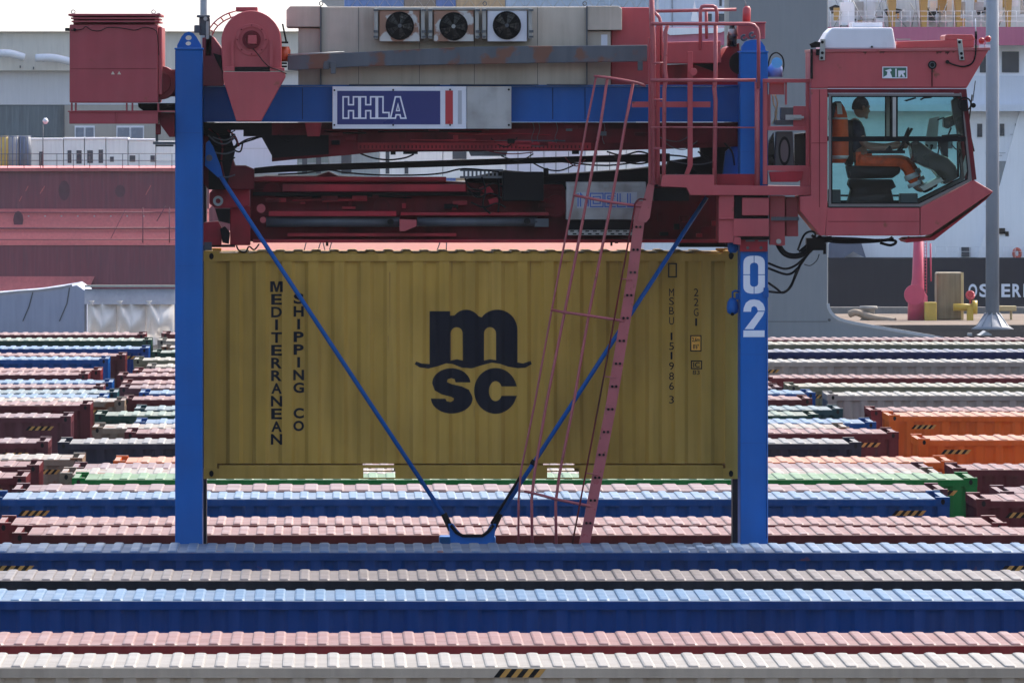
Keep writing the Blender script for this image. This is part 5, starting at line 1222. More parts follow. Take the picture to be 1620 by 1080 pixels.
# NOELL in double-line capitals
dbl([(914.5,327),(914.5,306)]);dbl([(918.5,327),(918.5,306),(930.5,321)]);dbl([(930.5,327),(930.5,306)])
b.ribbon([q(*p) for p in [(934,306),(954,306),(954,327),(934,327)]],lw,y0,True); b.ribbon([q(*p) for p in [(938.5,311),(949.5,311),(949.5,322),(938.5,322)]],lw,y0,True)
dbl([(974,306),(957,306),(957,327),(974,327)]);dbl([(974,310.5),(961.5,310.5),(961.5,314.5),(972,314.5)]);dbl([(972,318.5),(961.5,318.5),(961.5,322.5),(974,322.5)])
dbl([(977,306),(977,327),(990,327)]);dbl([(981,306),(981,322.5),(990,322.5)]);dbl([(993,306),(993,327),(1006,327)]);dbl([(997,306),(997,322.5),(1006,322.5)])
sp(b,'logo_lettering',M['logoblue'],sb)
b=MB()
for x,y in ((908,293),(1007,294)): b.pbox(x-6,x+5,y-1.5,y+1.5,d_-.01,d_)
b.pbox(955,963,292,297,d_-.005,d_); sp(b,'box_handle',M['steel'],sb)
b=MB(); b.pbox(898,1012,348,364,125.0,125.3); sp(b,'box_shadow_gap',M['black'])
b=MB(); b.pbox(899,1008,363.5,372,125.0,125.2); gr=sp(b,'step_grating',M['steel'])
b=MB()
for i in range(9):
    b.pbox(902+i*12,908+i*12,364.8,366.8,124.996,125.0); b.pbox(906+i*12,912+i*12,369,371,124.996,125.0)
sp(b,'grating_holes',M['black'],gr)
b=MB(); b.pbox(966,969,382,389,125.1,125.2); b.pbox(973,978,382,385,125.1,125.2); b.pbox(515.5,519.5,382,389,125.1,125.2); sp(b,'guide_pin',M['black'])

rq=random.Random(5)
for k in range(14):
    x=rq.uniform(410,880); y=rq.uniform(305,329); wd=rq.uniform(5,26); hh=rq.uniform(3,8)
    b=MB(); b.pbox(x,x+wd,y,y+hh,125.2,125.36); sp(b,'web_bracket',M[rq.choice(['red_mid','red_dark','black'])],None,.003)
for k in range(8):
    x=rq.uniform(400,700); y=rq.uniform(304,330); ln=rq.uniform(70,190)
    b=MB(); b.ptube([(x,y,125.22),(x+ln*.5,y+rq.uniform(-2,2),125.22),(x+ln,y+rq.uniform(-3,3),125.22)],rq.uniform(.6,1.4),None,6); sp(b,'hydraulic_pipe',M[rq.choice(['red_mid','black','steel_dark'])])
for k in range(10):
    x=rq.uniform(1030,1130); y=rq.uniform(312,372); wd=rq.uniform(5,18); hh=rq.uniform(4,14)
    b=MB(); b.pbox(x,x+wd,y,y+hh,125.25,125.36); sp(b,'web_bracket',M[rq.choice(['red_mid','red_dark','black'])],None,.003)
# ------------------------------------------------------------------ harbour behind
# grey portal crane leg with flared foot
d=345; b=MB(); fl=[(1153,-60),(1310,-60),(1310,480)]+[(1310+(1-math.cos(R(a)))*34,480+math.sin(R(a))*28) for a in (15,30,45,60,75)]+[(1352,511),(1380,516),(1420,523),(1492,535),(1492,620),(1120,620),(1120,535),(1153,535)]
b.pprism(fl,d,d+4); crane=b.build('crane_leg',[mat('crane_grey_paint',(0.215,0.232,0.25),0.55,wear=.1,streak=.08,scale=.3)],None,.05,loc=(PX(1230,d),d+2,0))
tag(crane,'broad grey quay crane leg with curved flared foot behind the number 02 leg','crane leg')
b=MB(); b.ribbon([(PX(x,d),PZ(y,d)) for x,y in fl[2:11]+[(1492,535)]],.09,d-.03); b.build('edge_stiffener',mat('pale_edge',(0.42,0.44,0.47),0.5,wear=.1),crane)
b=MB(); b.pbox(1153.5,1309,508,509,d-.01,d); b.pcyl(1312,506,2.4,d-.05,d,10); b.build('weld_seam',M['steel_dark'],crane)
# right-hand ship
ds_=440
ship=thing('cargo_ship','black-hulled cargo ship with white superstructure and pink deck band, moored at right','cargo ship',(PX(1450,ds_),ds_+6,-3))
def sp2(mb,n,m,p=None,bev=0): return mb.build(n,m,p or ship,bev)
hullm=mat('black_hull_paint',(0.009,0.011,0.022),0.5,wear=.2,streak=.05,spec=.2,scale=.15)
shipw=mat('ship_white_paint',(0.90,0.90,0.93),0.5,wear=.12,streak=.1,scale=.2)
pinkm=mat('pink_deck_paint',(0.55,0.13,0.23),0.55,wear=.15,streak=.1,scale=.2)
dkw=mat('ship_window_dark',(0.035,0.05,0.07),0.15,wear=.1,streak=0)
yel=mat('ship_ochre_paint',(0.48,0.28,0.06),0.5,wear=.2,streak=.1,scale=.5)
b=MB(); b.box(PX(960,ds_),PX(1900,ds_),ds_,ds_+16,-6,PZ(408,ds_)); hull=sp2(b,'hull',hullm)
b=MB()
for i,ch in enumerate('OSTERIFF'):
    x0=1532+i*17.4-(6 if i>5 else 0); pfit(b,text_fill(ch,.03),x0,x0+(14 if ch!='I' else 4),449,470,ds_-.02)
sp2(b,'ship_name',M['white_clean'],hull)
b=MB(); b.pbox(1020,1900,72,408,ds_+1.5,ds_+14); sup=sp2(b,'superstructure',shipw)
b=MB(); b.pbox(1300,1900,165,176,ds_+.6,ds_+1.5); b.pbox(1300,1900,120,165,ds_+1.1,ds_+1.5); sp2(b,'deck_edge',mat('ship_blue_white',(0.70,0.74,0.82),0.5,wear=.1,streak=.1,scale=.2),sup)
b=MB(); b.pprism([(1020,72),(1900,72),(1900,43),(1020,43)],ds_+.4,ds_+.9); sp2(b,'deck_band',pinkm)
b=MB(); b.pprism([(1020,72),(1900,72),(1900,43.5),(1020,43.5)],ds_+.92,ds_+14); sp2(b,'boat_deck',mat('grey_deck',(.3,.3,.3),.7))
b=MB(); b.pbox(1585,1612,82,115,ds_+1.45,ds_+1.5); b.pbox(1550,1572,82,115,ds_+1.45,ds_+1.5); b.pbox(1640,1670,82,115,ds_+1.45,ds_+1.5); wn=sp2(b,'bridge_window',dkw,sup)
for x,y0,y1,wd in ((1546,196,217,8),(1582,196,215,7),(1606,196,213,6),(1607,292,310,5),(1521,391,406,14),(1500,215,235,7),(1470,215,235,7)):
    b=MB(); b.pbox(x,x+wd,y0,y1,ds_+1.44,ds_+1.5); sp2(b,'window',dkw,sup)
b=MB(); b.pbox(1576,1598,255,294,ds_+1.3,ds_+1.5); sp2(b,'door_panel',mat('grey_ship_door',(0.28,0.29,0.30),0.5),sup)
b=MB(); b.pbox(1577,1590,361,370,ds_+1.1,ds_+1.5); b.pbox(1590,1596,366,374,ds_+1.2,ds_+1.5); sp2(b,'deck_box',M['black'],sup)
b=MB(); b.tube([P3(1609+5*math.cos(a),401+7*math.sin(a),ds_+.9) for a in [k*math.pi/8 for k in range(17)]],.07,8); sp2(b,'life_ring',mat('life_ring_red',(0.6,0.09,0.05),0.5,wear=.1),sup)
b=MB()
for x in range(1480,1900,18): b.ptube([(x,390),(x,408)],.35,ds_+.3,5)
b.ptube([(1480,390),(1900,390)],.35,ds_+.3,5); b.ptube([(1480,398),(1900,398)],.3,ds_+.3,5)
sp2(b,'deck_railing',shipw); b=MB()
for x in range(1300,1900,14): b.ptube([(x,18),(x,43)],.35,ds_+.6,5)
for y in (18,26,34): b.ptube([(1300,y),(1900,y)],.35,ds_+.6,5)
sp2(b,'upper_railing',shipw)
b=MB(); b.pbox(1300,1900,-60,43,ds_+5,ds_+12); sp2(b,'upper_house',mat('cream_ship_paint',(0.80,0.78,0.75),0.5,wear=.15,streak=.2,scale=.3))
for x,wd in ((1404,15),(1455,14),(1510,12),(1590,12)):
    b=MB(); b.pprism([(x,-20),(x+wd,-20),(x+wd-3,43),(x+4,43)],ds_+2,ds_+3.2); sp2(b,'derrick_post',yel)
for x,y,wd in ((1313,8,22),(1400,12,28),(1466,12,26),(1545,10,20)):
    b=MB(); b.pprism([(x,y+4),(x+wd*.4,y),(x+wd,y+4),(x+wd*.8,y+9),(x+wd*.2,y+14)],ds_+3.5,ds_+4.5); sp2(b,'winch',M['black'])
rw=random.Random(11)
b=MB()
for i in range(26):
    x=rw.uniform(1320,1640); y=rw.uniform(-10,20); b.ptube([(x,y),(x+rw.uniform(-25,25),43)],rw.uniform(.3,.8),ds_+rw.uniform(1,4.5),5)
sp2(b,'rigging',M['steel'])
b=MB(); b.pbox(1330,1352,4,40,ds_+2.5,ds_+4); b.pbox(1362,1385,-5,30,ds_+3,ds_+4); b.pbox(1488,1506,-4,36,ds_+3.4,ds_+4); b.pbox(1560,1586,-2,34,ds_+3.4,ds_+4.4); sp2(b,'deck_ventilator',shipw)
b=MB(); b.pprism([(1312,386),(1320,380),(1345,376),(1362,382),(1370,408),(1350,398),(1335,408),(1312,408)],ds_+.5,ds_+1.2); sp2(b,'mooring_gear',mat('blue_grey_gear',(0.10,0.12,0.18),0.5))
for k in range(34):
    x=rw.uniform(1312,1660); y=rw.uniform(-25,34); wd=rw.uniform(3,16); hh=rw.uniform(5,26); dd=ds_+rw.uniform(1.2,4.8)
    b=MB(); b.pbox(x,x+wd,y,min(43,y+hh),dd,dd+.4); sp2(b,'deck_fitting',rw.choice([yel,shipw,shipw,M['steel'],M['plate'],dkw]))
for k in range(7):
    x=1480+rw.uniform(0,150); y=rw.uniform(185,380)
    b=MB(); b.pbox(x,x+rw.uniform(10,40),y,y+.8,ds_+1.46,ds_+1.5); sp2(b,'plate_seam',M['signgrey'],sup)
b=MB(); b.pprism([(1620,150),(1700,150),(1700,408),(1545,408),(1580,300)],ds_+1.2,ds_+1.5); sp2(b,'stair_casing',shipw,sup)
# deckhouse part seen above the carrier between the rails
b=MB(); b.pbox(1042,1172,-60,43,ds_+5,ds_+8); dh=sp2(b,'deck_house',mat('pale_blue_white_paint',(0.55,0.62,0.72),0.5,wear=.15,streak=.15,scale=.3))
b=MB(); b.pbox(1118,1126,22,34,ds_+4.95,ds_+5); b.pbox(1136,1146,22,34,ds_+4.95,ds_+5); b.pbox(1063,1063.8,-60,43,ds_+4.95,ds_+5); b.pbox(1138,1142,-60,10,ds_+4.9,ds_+5); sp2(b,'window',dkw,dh)
b=MB(); b.pprism([(1093,34),(1099,2),(1106,34)],ds_+4.2,ds_+4.6); b.pprism([(1040,44),(1160,44),(1140,52),(1060,56)],ds_+.2,ds_+.4); sp2(b,'white_derrick',shipw)

# things on the quay, right
qd=386
pk=thing('loading_arm','red loading arm column with ladder standing on the quay before the black hull','loading arm',(PX(1452,qd),qd,0))
rp=mat('loading_arm_red',(0.50,0.045,0.11),0.5,wear=.15,streak=.1,scale=1)
b=MB(); z0=.03; b.loft([(PX(1452,qd),qd,z0,.36,.36),(PX(1452,qd),qd,PZ(468,qd),.34,.34),(PX(1451,qd),qd,PZ(462,qd),.26,.26),(PX(1452,qd),qd,PZ(440,qd),.2,.2),(PX(1453,qd),qd,PZ(375,qd),.17,.17)],20); b.build('column',rp,pk)
b=MB(); b.cyl(PX(1446,qd),PZ(466,qd),.36,qd-.4,qd-.2,22); b.build('swivel_joint',rp,pk)
b=MB(); 
for x in (1462,1466): b.ptube([(x,382),(x,465)],.6,qd-.3,6)
for y in range(386,465,5): b.ptube([(1462,y),(1466,y)],.4,qd-.3,5)
b.build('ladder',rp,pk)
b=MB(); b.ptube([(1472,385),(1473,445)],1.2,qd-.2,8); b.build('hose_pipe',rp,pk)
b=MB(); b.pbox(1463,1482,478,508,qd-.8,qd-.3); tag(b.build('yellow_cabinet',mat('yellow_paint',(0.46,0.31,0.04),0.5,wear=.2),None,.03,loc=(PX(1472,qd),qd-.5,0.03)),'small bright yellow cabinet between the red column and the drab tank','cabinet')
b=MB(); b.box(PX(1480,qd+1),PX(1523,qd+1),qd+.3,qd+1.6,.03,PZ(431,qd+.3)); tk=b.build('storage_tank',mat('drab_yellow_tank',(0.19,0.155,0.08),0.5,wear=.35,streak=.4,scale=1.5),None,.06,loc=(PX(1500,qd),qd+1,0.03)); tag(tk,'drab yellow upright tank streaked with dirt on the quay by the red column','tank')
b=MB(); b.box(PX(1521,qd),PX(1525,qd),qd+.25,qd+.35,.03,PZ(431,qd+.3)); b.build('tank_edge',mat('pale_yellow_edge',(0.5,0.42,0.2),0.5),tk)
b=MB(); b.tube([P3(1508,486,qd-.2),P3(1540,486,qd-.2)],.13,14); b.tube([P3(1538,486,qd-.2),P3(1546,486,qd-.2)],.24,16); b.pbox(1530,1540,484,512,qd-.4,qd-.1); vv=b.build('pipe_valve',mat('valve_yellow',(0.50,0.34,0.03),0.4,wear=.2),None,0,loc=(PX(1535,qd),qd-.2,0.03)); tag(vv,'yellow pipe fitting with flange and red hand wheel beside the tank','pipe valve')
b=MB(); X_,Z_=PX(1535,qd-.2),PZ(467,qd-.2); b.tube([(X_+.13*math.cos(a),qd-.2+.1*math.sin(a),Z_+.13*math.sin(a)) for a in [k*math.pi/8 for k in range(17)]],.04,7); b.cyl(X_,Z_,.1,qd-.24,qd-.16,14); b.tube([(X_,qd-.2,Z_-.4),(X_,qd-.2,Z_)],.03,7); b.build('hand_wheel',mat('wheel_red',(0.45,0.02,0.03),0.4),vv)
b=MB(); b.loft([(PX(1374,qd),qd,.03,.3,.3),(PX(1374,qd),qd,PZ(500,qd),.22,.22),(PX(1374,qd),qd,PZ(490,qd),.22,.22),(PX(1374,qd),qd,PZ(488,qd),.33,.33),(PX(1374,qd),qd,PZ(484,qd),.3,.3)],18); tag(b.build('mooring_bollard',mat('weathered_grey',(0.28,0.27,0.25),0.7,wear=.3),None,0,loc=(PX(1374,qd),qd,0.03)),'grey mooring bollard on the quay edge beside the curved crane foot','bollard')
b=MB(); b.tube(smooth_path([P3(1344,497,qd-.3),P3(1354,494,qd-.4),P3(1366,498,qd-.3),P3(1380,502,qd-.5),P3(1398,505,qd-.4),P3(1416,508,qd-.6)],5),.12,8); tag(b.build('mooring_rope',mat('hemp_rope',(0.30,0.24,0.18),0.8,wear=.3),None),'thick tan mooring rope leading from the grey bollard along the quay','rope')
b=MB(); b.pbox(1575,1608,484,492,qd+.4,qd+1); b.box(PX(1580,qd),PX(1583,qd),qd+.5,qd+.9,.03,PZ(491,qd)); b.box(PX(1600,qd),PX(1603,qd),qd+.5,qd+.9,.03,PZ(491,qd)); tag(b.build('quay_bench',mat('tan_bench',(0.42,0.33,0.16),0.6,wear=.2),None,.02,loc=(PX(1590,qd),qd+.7,0.03)),'low tan bench-like rack on the quay right of the lamp mast','rack')
lm=372
mast=thing('lamp_mast','tall grey lamp mast with ribbed flared base standing before the ship name','lamp mast',(PX(1570,lm),lm,0))
b=MB(); b.tube([(PX(1570,lm),lm,0),(PX(1570,lm),lm,9),(PX(1569,lm),lm,22)],.22,20,rs=[.23,.22,.16]); b.build('shaft',mat('mast_grey',(0.33,0.36,0.42),0.45,wear=.1,streak=.1),mast)
b=MB(); b.loft([(PX(1570,lm),lm,0.0,.75,.75),(PX(1570,lm),lm,.12,.55,.55),(PX(1570,lm),lm,.5,.26,.26)],20); 
for k in range(10):
    a=k*2*math.pi/10+.2; x,y=PX(1570,lm)+.6*math.cos(a),lm+.6*math.sin(a)
    b.tube([(x,y,.02),(PX(1570,lm)+.24*math.cos(a),lm+.24*math.sin(a),.55)],.03,6)
b.build('base',mat('mast_base',(0.27,0.29,0.33),0.5),mast)
b=MB(); b.box(PX(1570,lm)-1.4,PX(1570,lm)+1.4,lm-.3,lm+.3,21.8,22.1); b.build('lamp_head',M['steel_dark'],mast)
mast2=thing('lamp_mast','grey lamp mast seen above the left leg behind the red drum','lamp mast',(PX(319,lm),lm+6,0))
b=MB(); b.tube([(PX(319,lm),lm+6,0),(PX(319,lm),lm+6,22)],.12,14); b.build('shaft',mat('mast_grey_far',(0.36,0.38,0.42),0.45),mast2)
b=MB(); b.box(PX(319,lm)-1.2,PX(319,lm)+1.2,lm+5.7,lm+6.3,21.9,22.2); b.build('lamp_head',M['steel_dark'],mast2)
b=MB(); d2=362
b.pprism([(1531,527),(1538,527),(1538,545),(1531,545)],d2,d2+.3); b.pprism([(1545,540),(1552,530),(1560,524),(1568,528),(1570,540),(1570,560),(1545,560)],d2+.4,d2+2); b.v=[(x,y,max(z,0)) for x,y,z in b.v]; tag(b.build('covered_heap',mat('pale_tarp',(0.42,0.43,0.44),0.7,wear=.2),None,0,loc=(PX(1555,d2),d2+1,0)),'small pale covered heap on the dark ground just behind the last right containers','heap')

# left: long red barge
bd=455
redd=mat('barge_red_dark',(0.20,0.034,0.055),0.55,wear=.5,streak=.3,scale=.12,dirt=(0.09,0.04,0.06))
redp=mat('barge_red_lit_scratch',(0.56,0.12,0.115),0.6,wear=.25,streak=.2,scale=.15,dirt=(0.22,0.06,0.07))  # paler red paints light onto the upward-facing plating; scratches share it
salm=mat('salmon_paint',(0.42,0.14,0.10),0.6,wear=.2,streak=.1,scale=.12)
bg_=thing('barge','long red harbour barge with a lit lower ledge moored behind the tarpaulins at left','barge',(PX(200,bd),bd+6,-3))
b=MB(); b.box(PX(-300,bd),PX(330,bd),bd+1.6,bd+14,PZ(331,bd),PZ(272,bd)); hl=b.build('upper_hull',redd,bg_)
b=MB(); b.box(PX(-300,bd),PX(330,bd),bd+1.4,bd+14.2,PZ(271.5,bd),PZ(266,bd)); b.build('gunwale',redp,bg_)
b=MB(); b.add([(PX(-300,bd),bd+1.6,PZ(331,bd)),(PX(330,bd),bd+1.6,PZ(331,bd)),(PX(330,bd),bd,PZ(388,bd)),(PX(-300,bd),bd,PZ(388,bd)),(PX(-300,bd),bd+1.7,PZ(388,bd)),(PX(330,bd),bd+1.7,PZ(388,bd))],[(0,3,2,1),(3,4,5,2),(0,4,3),(1,2,5),(0,1,5,4)]); lg_=b.build('ledge',redp,bg_)
b=MB()
for y,r in ((336,.9),(361,1.6),(379,.8)): b.ptube([(-300,y),(330,y)],r,bd+1.5-(y-331)/57*1.6-.05,6)
for x in (226,268): b.ptube([(x,328),(x,384)],.9,bd+.1,6)
b.ptube([(172,384),(198,332)],.5,bd+.3,5); b.ptube([(248,350),(262,326)],.7,bd+.3,5)
b.build('pipe_rail',redd,lg_)
b=MB()
for i in range(8): b.pbox(44+i*26,46.5+i*26,341,346,bd+1.25,bd+1.3)
b.build('draught_mark',mat('pale_marks',(0.5,0.4,0.38),.5),lg_)
b=MB(); b.box(PX(-300,bd),PX(330,bd),bd+.05,bd+14,-6,PZ(388.5,bd)); b.build('lower_hull',redd,bg_)
b=MB(); b.add([(PX(-300,bd),bd+.0,PZ(437,bd)),(PX(150,bd),bd+.0,PZ(437,bd)),(PX(130,bd),bd-1.2,PZ(480,bd)),(PX(-300,bd),bd-1.2,PZ(480,bd)),(PX(-300,bd),bd+.04,PZ(480,bd)),(PX(130,bd),bd+.04,PZ(480,bd))],[(0,3,2,1),(1,2,5),(3,4,5,2),(0,4,3)]); b.build('bow_slope',redp,bg_)
b=MB()
for x,y,w_,h_ in ((100,302,9,16),(189,303,8,10),(28,348,8,14)):
    b.add([(PX(x+w_*math.cos(k*math.pi/6),bd),bd+1.585 if y<330 else bd+.9,PZ(y+h_*math.sin(k*math.pi/6),bd)) for k in range(12)],[list(range(12))])
b.build('stain_patch',mat('dark_scuff',(0.125,0.036,0.055),0.7,wear=.4,streak=0),hl)
b=MB()
for x,y in ((63,302),(66,298),(230,304),(234,297),(30,314),(40,298)): b.pprism([(x,y+4),(x+1,y+5),(x+5,y-3),(x+4,y-4)],bd+1.58,bd+1.59)
b.build('paint_scratches',redp,hl)
b=MB()
for x in range(-40,330,26): b.ptube([(x,266),(x,243)],.6,bd+2.2,6)
b.ptube([(-40,244),(330,243)],.6,bd+2.2,6); b.ptube([(-40,254),(330,254)],.4,bd+2.2,6)
b.build('railing',M['steel_dark'],bg_)
b=MB(); b.ptube([(68,267),(68,196)],.8,bd+3,8); pl_=b.build('lamp_post',M['steel_dark'],bg_)
b=MB(); X_,Z_=PX(69,bd),PZ(192,bd); b.loft([(X_,bd+3,Z_-.12,.05,.05),(X_,bd+3,Z_,.13,.13),(X_,bd+3,Z_+.13,.05,.05)],14); b.build('lamp_globe',M['white'],pl_)
# salmon barge seen under the spreader
b=MB(); b.box(PX(334,bd),PX(1148,bd),bd+1.2,bd+14,-6,PZ(408,bd)); b.add([(PX(334,bd),bd+1.0,PZ(408,bd)),(PX(1148,bd),bd+1.0,PZ(408,bd)),(PX(1148,bd),bd+3.2,PZ(372,bd)),(PX(334,bd),bd+3.2,PZ(372,bd)),(PX(334,bd),bd+14,PZ(372,bd)),(PX(1148,bd),bd+14,PZ(372,bd)),(PX(334,bd),bd+14,PZ(408,bd)),(PX(1148,bd),bd+14,PZ(408,bd))],[(0,1,2,3),(3,2,5,4),(0,3,4,6),(1,7,5,2)])
sb_=b.build('deck_barge',salm,None,0,loc=(PX(740,bd),bd+6,-3)); tag(sb_,'salmon painted barge deck glimpsed between the spreader and the yellow container','barge')
b=MB()
for x in (480,502,515,520,690,706): b.ptube([(x,400),(x+rw.uniform(-9,9),377)],.9,bd+1.6,5)
b.build('deck_rigging',M['steel_dark'],sb_)

# tarpaulin covered stacks on the yard in front of the barge
td=300
tb=MB(); tb.prism([(PX(-60,td),0),(PX(-60,td),PZ(470,td)),(PX(0,td),PZ(466,td)),(PX(60,td),PZ(461,td)),(PX(112,td),PZ(453,td)),(PX(122,td),PZ(451,td)),(PX(138,td),PZ(462,td)),(PX(138,td),0)],td,td+6)
tp=tb.build('tarpaulin_stack',mat('blue_grey_tarp',(0.30,0.33,0.43),0.65,wear=.2,streak=.15,scale=.6,bump=.3),None,.015,loc=(PX(40,td),td+3,0)); tag(tp,'taut blue-grey tarpaulin over a long stack at the left edge','tarpaulin')
tb=MB(); tb.ribbon([(PX(x,td),PZ(y,td)) for x,y in [(-10,465),(0,465),(28,462),(60,460),(98,455),(114,451.5)]],.07,td-.02); tb.build('white_hem',mat('grey_hem',(0.30,0.30,0.32),.7),tp)
tb=MB(); tb.ribbon([(PX(x,td),PZ(y,td)) for x,y in [(52,462),(46,485),(36,508)]],.03,td-.02); tb.ribbon([(PX(x,td),PZ(y,td)) for x,y in [(110,455),(106,480),(94,508)]],.03,td-.02); tb.build('lashing',M['steel_dark'],tp)
def drape(x0,x1,d,ph):
    n,m=30,18; vs=[];fs=[]
    for j in range(m+1):
        v=j/m
        for i in range(n+1):
            u=i/n; x=x0+(x1-x0)*u+ (1-v)*0.0
            y=479+v*66
            pin=min(1.0,min(u,1-u)*5)
            billow=.42*math.sin(math.pi*u)**.7*math.sin(math.pi*min(1,v*1.15+.05))**.8
            swag=.12*math.sin(9*(v+1.2*abs(u-.5)-.3*u)+ph)*pin*(1-v*.3)+.09*math.sin(15*u+6*v+ph)*(v*.8+.1)
            q=P3(x,y,d); vs.append((q[0],d-.12-billow-swag,max(q[2],0.02)))
    for j in range(m):
        for i in range(n): a=j*(n+1)+i; fs.append((a,a+1,a+n+2,a+n+1))
    return vs,fs
tb=MB(); d3=297
tb.pprism([(134,458),(280,458),(280,470),(134,470)],d3,d3+.5)
for x in (135,184,232,277): tb.pprism([(x-1.5,470.2),(x+1.5,470.2),(x+1.5,640),(x-1.5,640)],d3+.1,d3+.3)
tb.v=[(x,y,max(z,0)) for x,y,z in tb.v]
ws=tb.build('cloth_covered_stack',mat('shaded_cloth',(0.22,0.22,0.25),0.7,wear=.2,streak=.2,scale=.7),None,0,loc=(PX(207,d3),d3+2,0)); tag(ws,'stack hung with three creased white cloths left of the blue leg','covered stack')
tb=MB()
for a,c in ((144,188),(192,236),(240,279)): pass
clm=mat('white_cloth',(0.82,0.78,0.75),0.7,wear=.1,streak=.1,scale=1)
t_=clm.node_tree; tl=t_.nodes.new('ShaderNodeBsdfTranslucent'); tl.inputs[0].default_value=(0.66,0.62,0.60,1); mx_=t_.nodes.new('ShaderNodeMixShader'); mx_.inputs[0].default_value=.32
t_.links.new(t_.nodes['Principled BSDF'].outputs[0],mx_.inputs[1]); t_.links.new(tl.outputs[0],mx_.inputs[2]); t_.links.new(mx_.outputs[0],t_.nodes['Material Output'].inputs[0])
for a,c in ((139,185),(184,231),(230,276)):
    tb=MB(); v,f=drape(a,c,d3,a*.7); tb.add(v,f,0,True); tb.build('cloth',clm,ws)
tb=MB(); tb.add([(PX(134,d3),d3-.02,PZ(457,d3)),(PX(282,d3),d3-.02,PZ(457,d3)),(PX(282,d3),d3-.35,PZ(481,d3)),(PX(134,d3),d3-.35,PZ(481,d3))],[(0,3,2,1)]); tb.build('top_sheet',mat('grey_sheet',(0.30,0.30,0.33),0.6,wear=.2,streak=.2),ws)
for x in (145,190,236):
    tb=MB(); tb.loft([(PX(x,d3),d3-.5,PZ(483,d3),.08,.06),(PX(x,d3),d3-.5,PZ(479,d3),.03,.03),(PX(x,d3),d3-.5,PZ(475,d3),.09,.06)],10); tb.build('cloth_knot',clm,ws)
tb=MB(); tb.pbox(134,280,451,454,d3-.1,d3+.1); tb.build('pale_beam',mat('pale_timber',(0.40,0.40,0.36),.6),ws)

# white cabins and clutter on the far deck behind
cbd=480
cabm=mat('cabin_white',(0.80,0.80,0.78),0.5,wear=.12,streak=.15,scale=.4); cabm2=mat('cabin_lilac_white',(0.58,0.59,0.68),0.5,wear=.1,streak=.1,scale=.4)
def cabin(x0,x1,y0,y1,m,label,wins,d=cbd):
    b=MB(); b.pbox(x0,x1,y0,y1,d,d+2.4); o=b.build('site_cabin',m,None,.03,loc=(PX((x0+x1)/2,d),d+1.2,PZ(y1,d))); tag(o,label,'cabin','white cabins on the far deck')
    for a,c,e,g in wins:
        b=MB(); b.pbox(a,c,e,g,d-.03,d); b.build('window',dkw,o)
    b=MB(); b.pbox(x0-1,x1+1,y0-2.2,y0,d-.06,d+2.5); b.build('roof',shipw,o)
    b=MB(); b.pbox(x0+1,x1-1,(y0+y1)/2-1,(y0+y1)/2,d-.02,d); b.build('trim',M['signgrey'],o)
cabin(48,100,221,288,cabm,'white cabin at left with a lamp post in front of it',[(62,68,240,262)])
cabin(101,133,220,288,cabm,'white cabin with two tall dark windows left of the paired-window cabin',[(107,113,238,258),(121,129,238,259)])
cabin(134,167,220,288,cabm,'white cabin below the red power box with two narrow windows',[(138,147,238,258),(156,163,237,258)])
cabin(168,202,220,288,cabm,'plain white cabin with a low grey window under the red support beam',[(204-30,180,248,256)])
cabin(203,246,222,288,cabm,'white cabin with two small low windows nearest the left blue leg',[(205,214,246,256),(238,245,246,256)])
cabin(247,330,226,288,cabm,'greyish cabin partly hidden by the left blue leg',[])
cabin(340,470,196,275,cabm2,'lilac-white cabin showing through the hole beside the hoist',[])
cabin(471,520,236,282,mat('cabin_green_grey',(0.16,0.21,0.20),.5,wear=.4,streak=.3,scale=.5),'greenish grey cabin seen in the slot between hoist and spreader',[(478,486,240,275),(500,508,240,275)])
cabin(521,600,236,282,mat('cabin_mixed_grey',(0.26,0.30,0.31),.5,wear=.4,streak=.3,scale=.5),'grey cabin beside the greenish one in the slot above the spreader',[(540,556,240,275)])
cabin(601,700,236,282,cabm,'bright white cabin in the middle of the slot above the spreader',[(610,616,240,275),(640,646,255,275)])
cabin(701,800,236,282,cabm,'white cabin with a grey shutter right of the middle of the slot',[(716,738,240,252)])
for i,(a,c) in enumerate(((801,860),(861,925),(926,990),(991,1180))):
    cabin(a,c,226,288,cabm2 if i<2 else cabm,['lilac-white cabin left of the caged ladder in the slot','lilac cabin behind the caged ladder','white cabin behind the right bars of the ladder cage','long white cabin behind the safety platform'][i],[(a+18,a+19,240,285),(a+38,a+39,240,285)])
# barrels and colours at the left edge of the far deck
for i,(x,col,lb) in enumerate(((8,(0.55,0.36,0.06),'yellow drum at the left edge of the far deck'),(22,(0.30,0.30,0.30),'grey drum between the yellow drum and the blue frame on the far deck'),(40,(0.10,0.12,0.16),'blue-grey frame left of the white cabins on the far deck'))):
    b=MB(); X_=PX(x,cbd); b.loft([(X_,cbd-1,PZ(288,cbd),.28,.28),(X_,cbd-1,PZ(240,cbd),.30,.30),(X_,cbd-1,PZ(215,cbd),.26,.26)],16); tag(b.build('storage_drum',mat('drum_paint_%d'%i,col,.5,wear=.3),None,0,loc=(X_,cbd-1,PZ(268,cbd))),lb,'drum')
b=MB()
for x in range(-4,50,6): b.ptube([(x,268),(x,216)],.7,cbd-1.8,6)
b.ptube([(-4,216),(50,216)],.7,cbd-1.8,6); tag(b.build('pipe_rack',mat('blue_rack',(0.08,0.13,0.26),.5),None,0,loc=(PX(20,cbd),cbd-1.8,PZ(268,cbd))),'upright rack of thin blue-grey pipes at the left edge of the far deck','pipe rack')

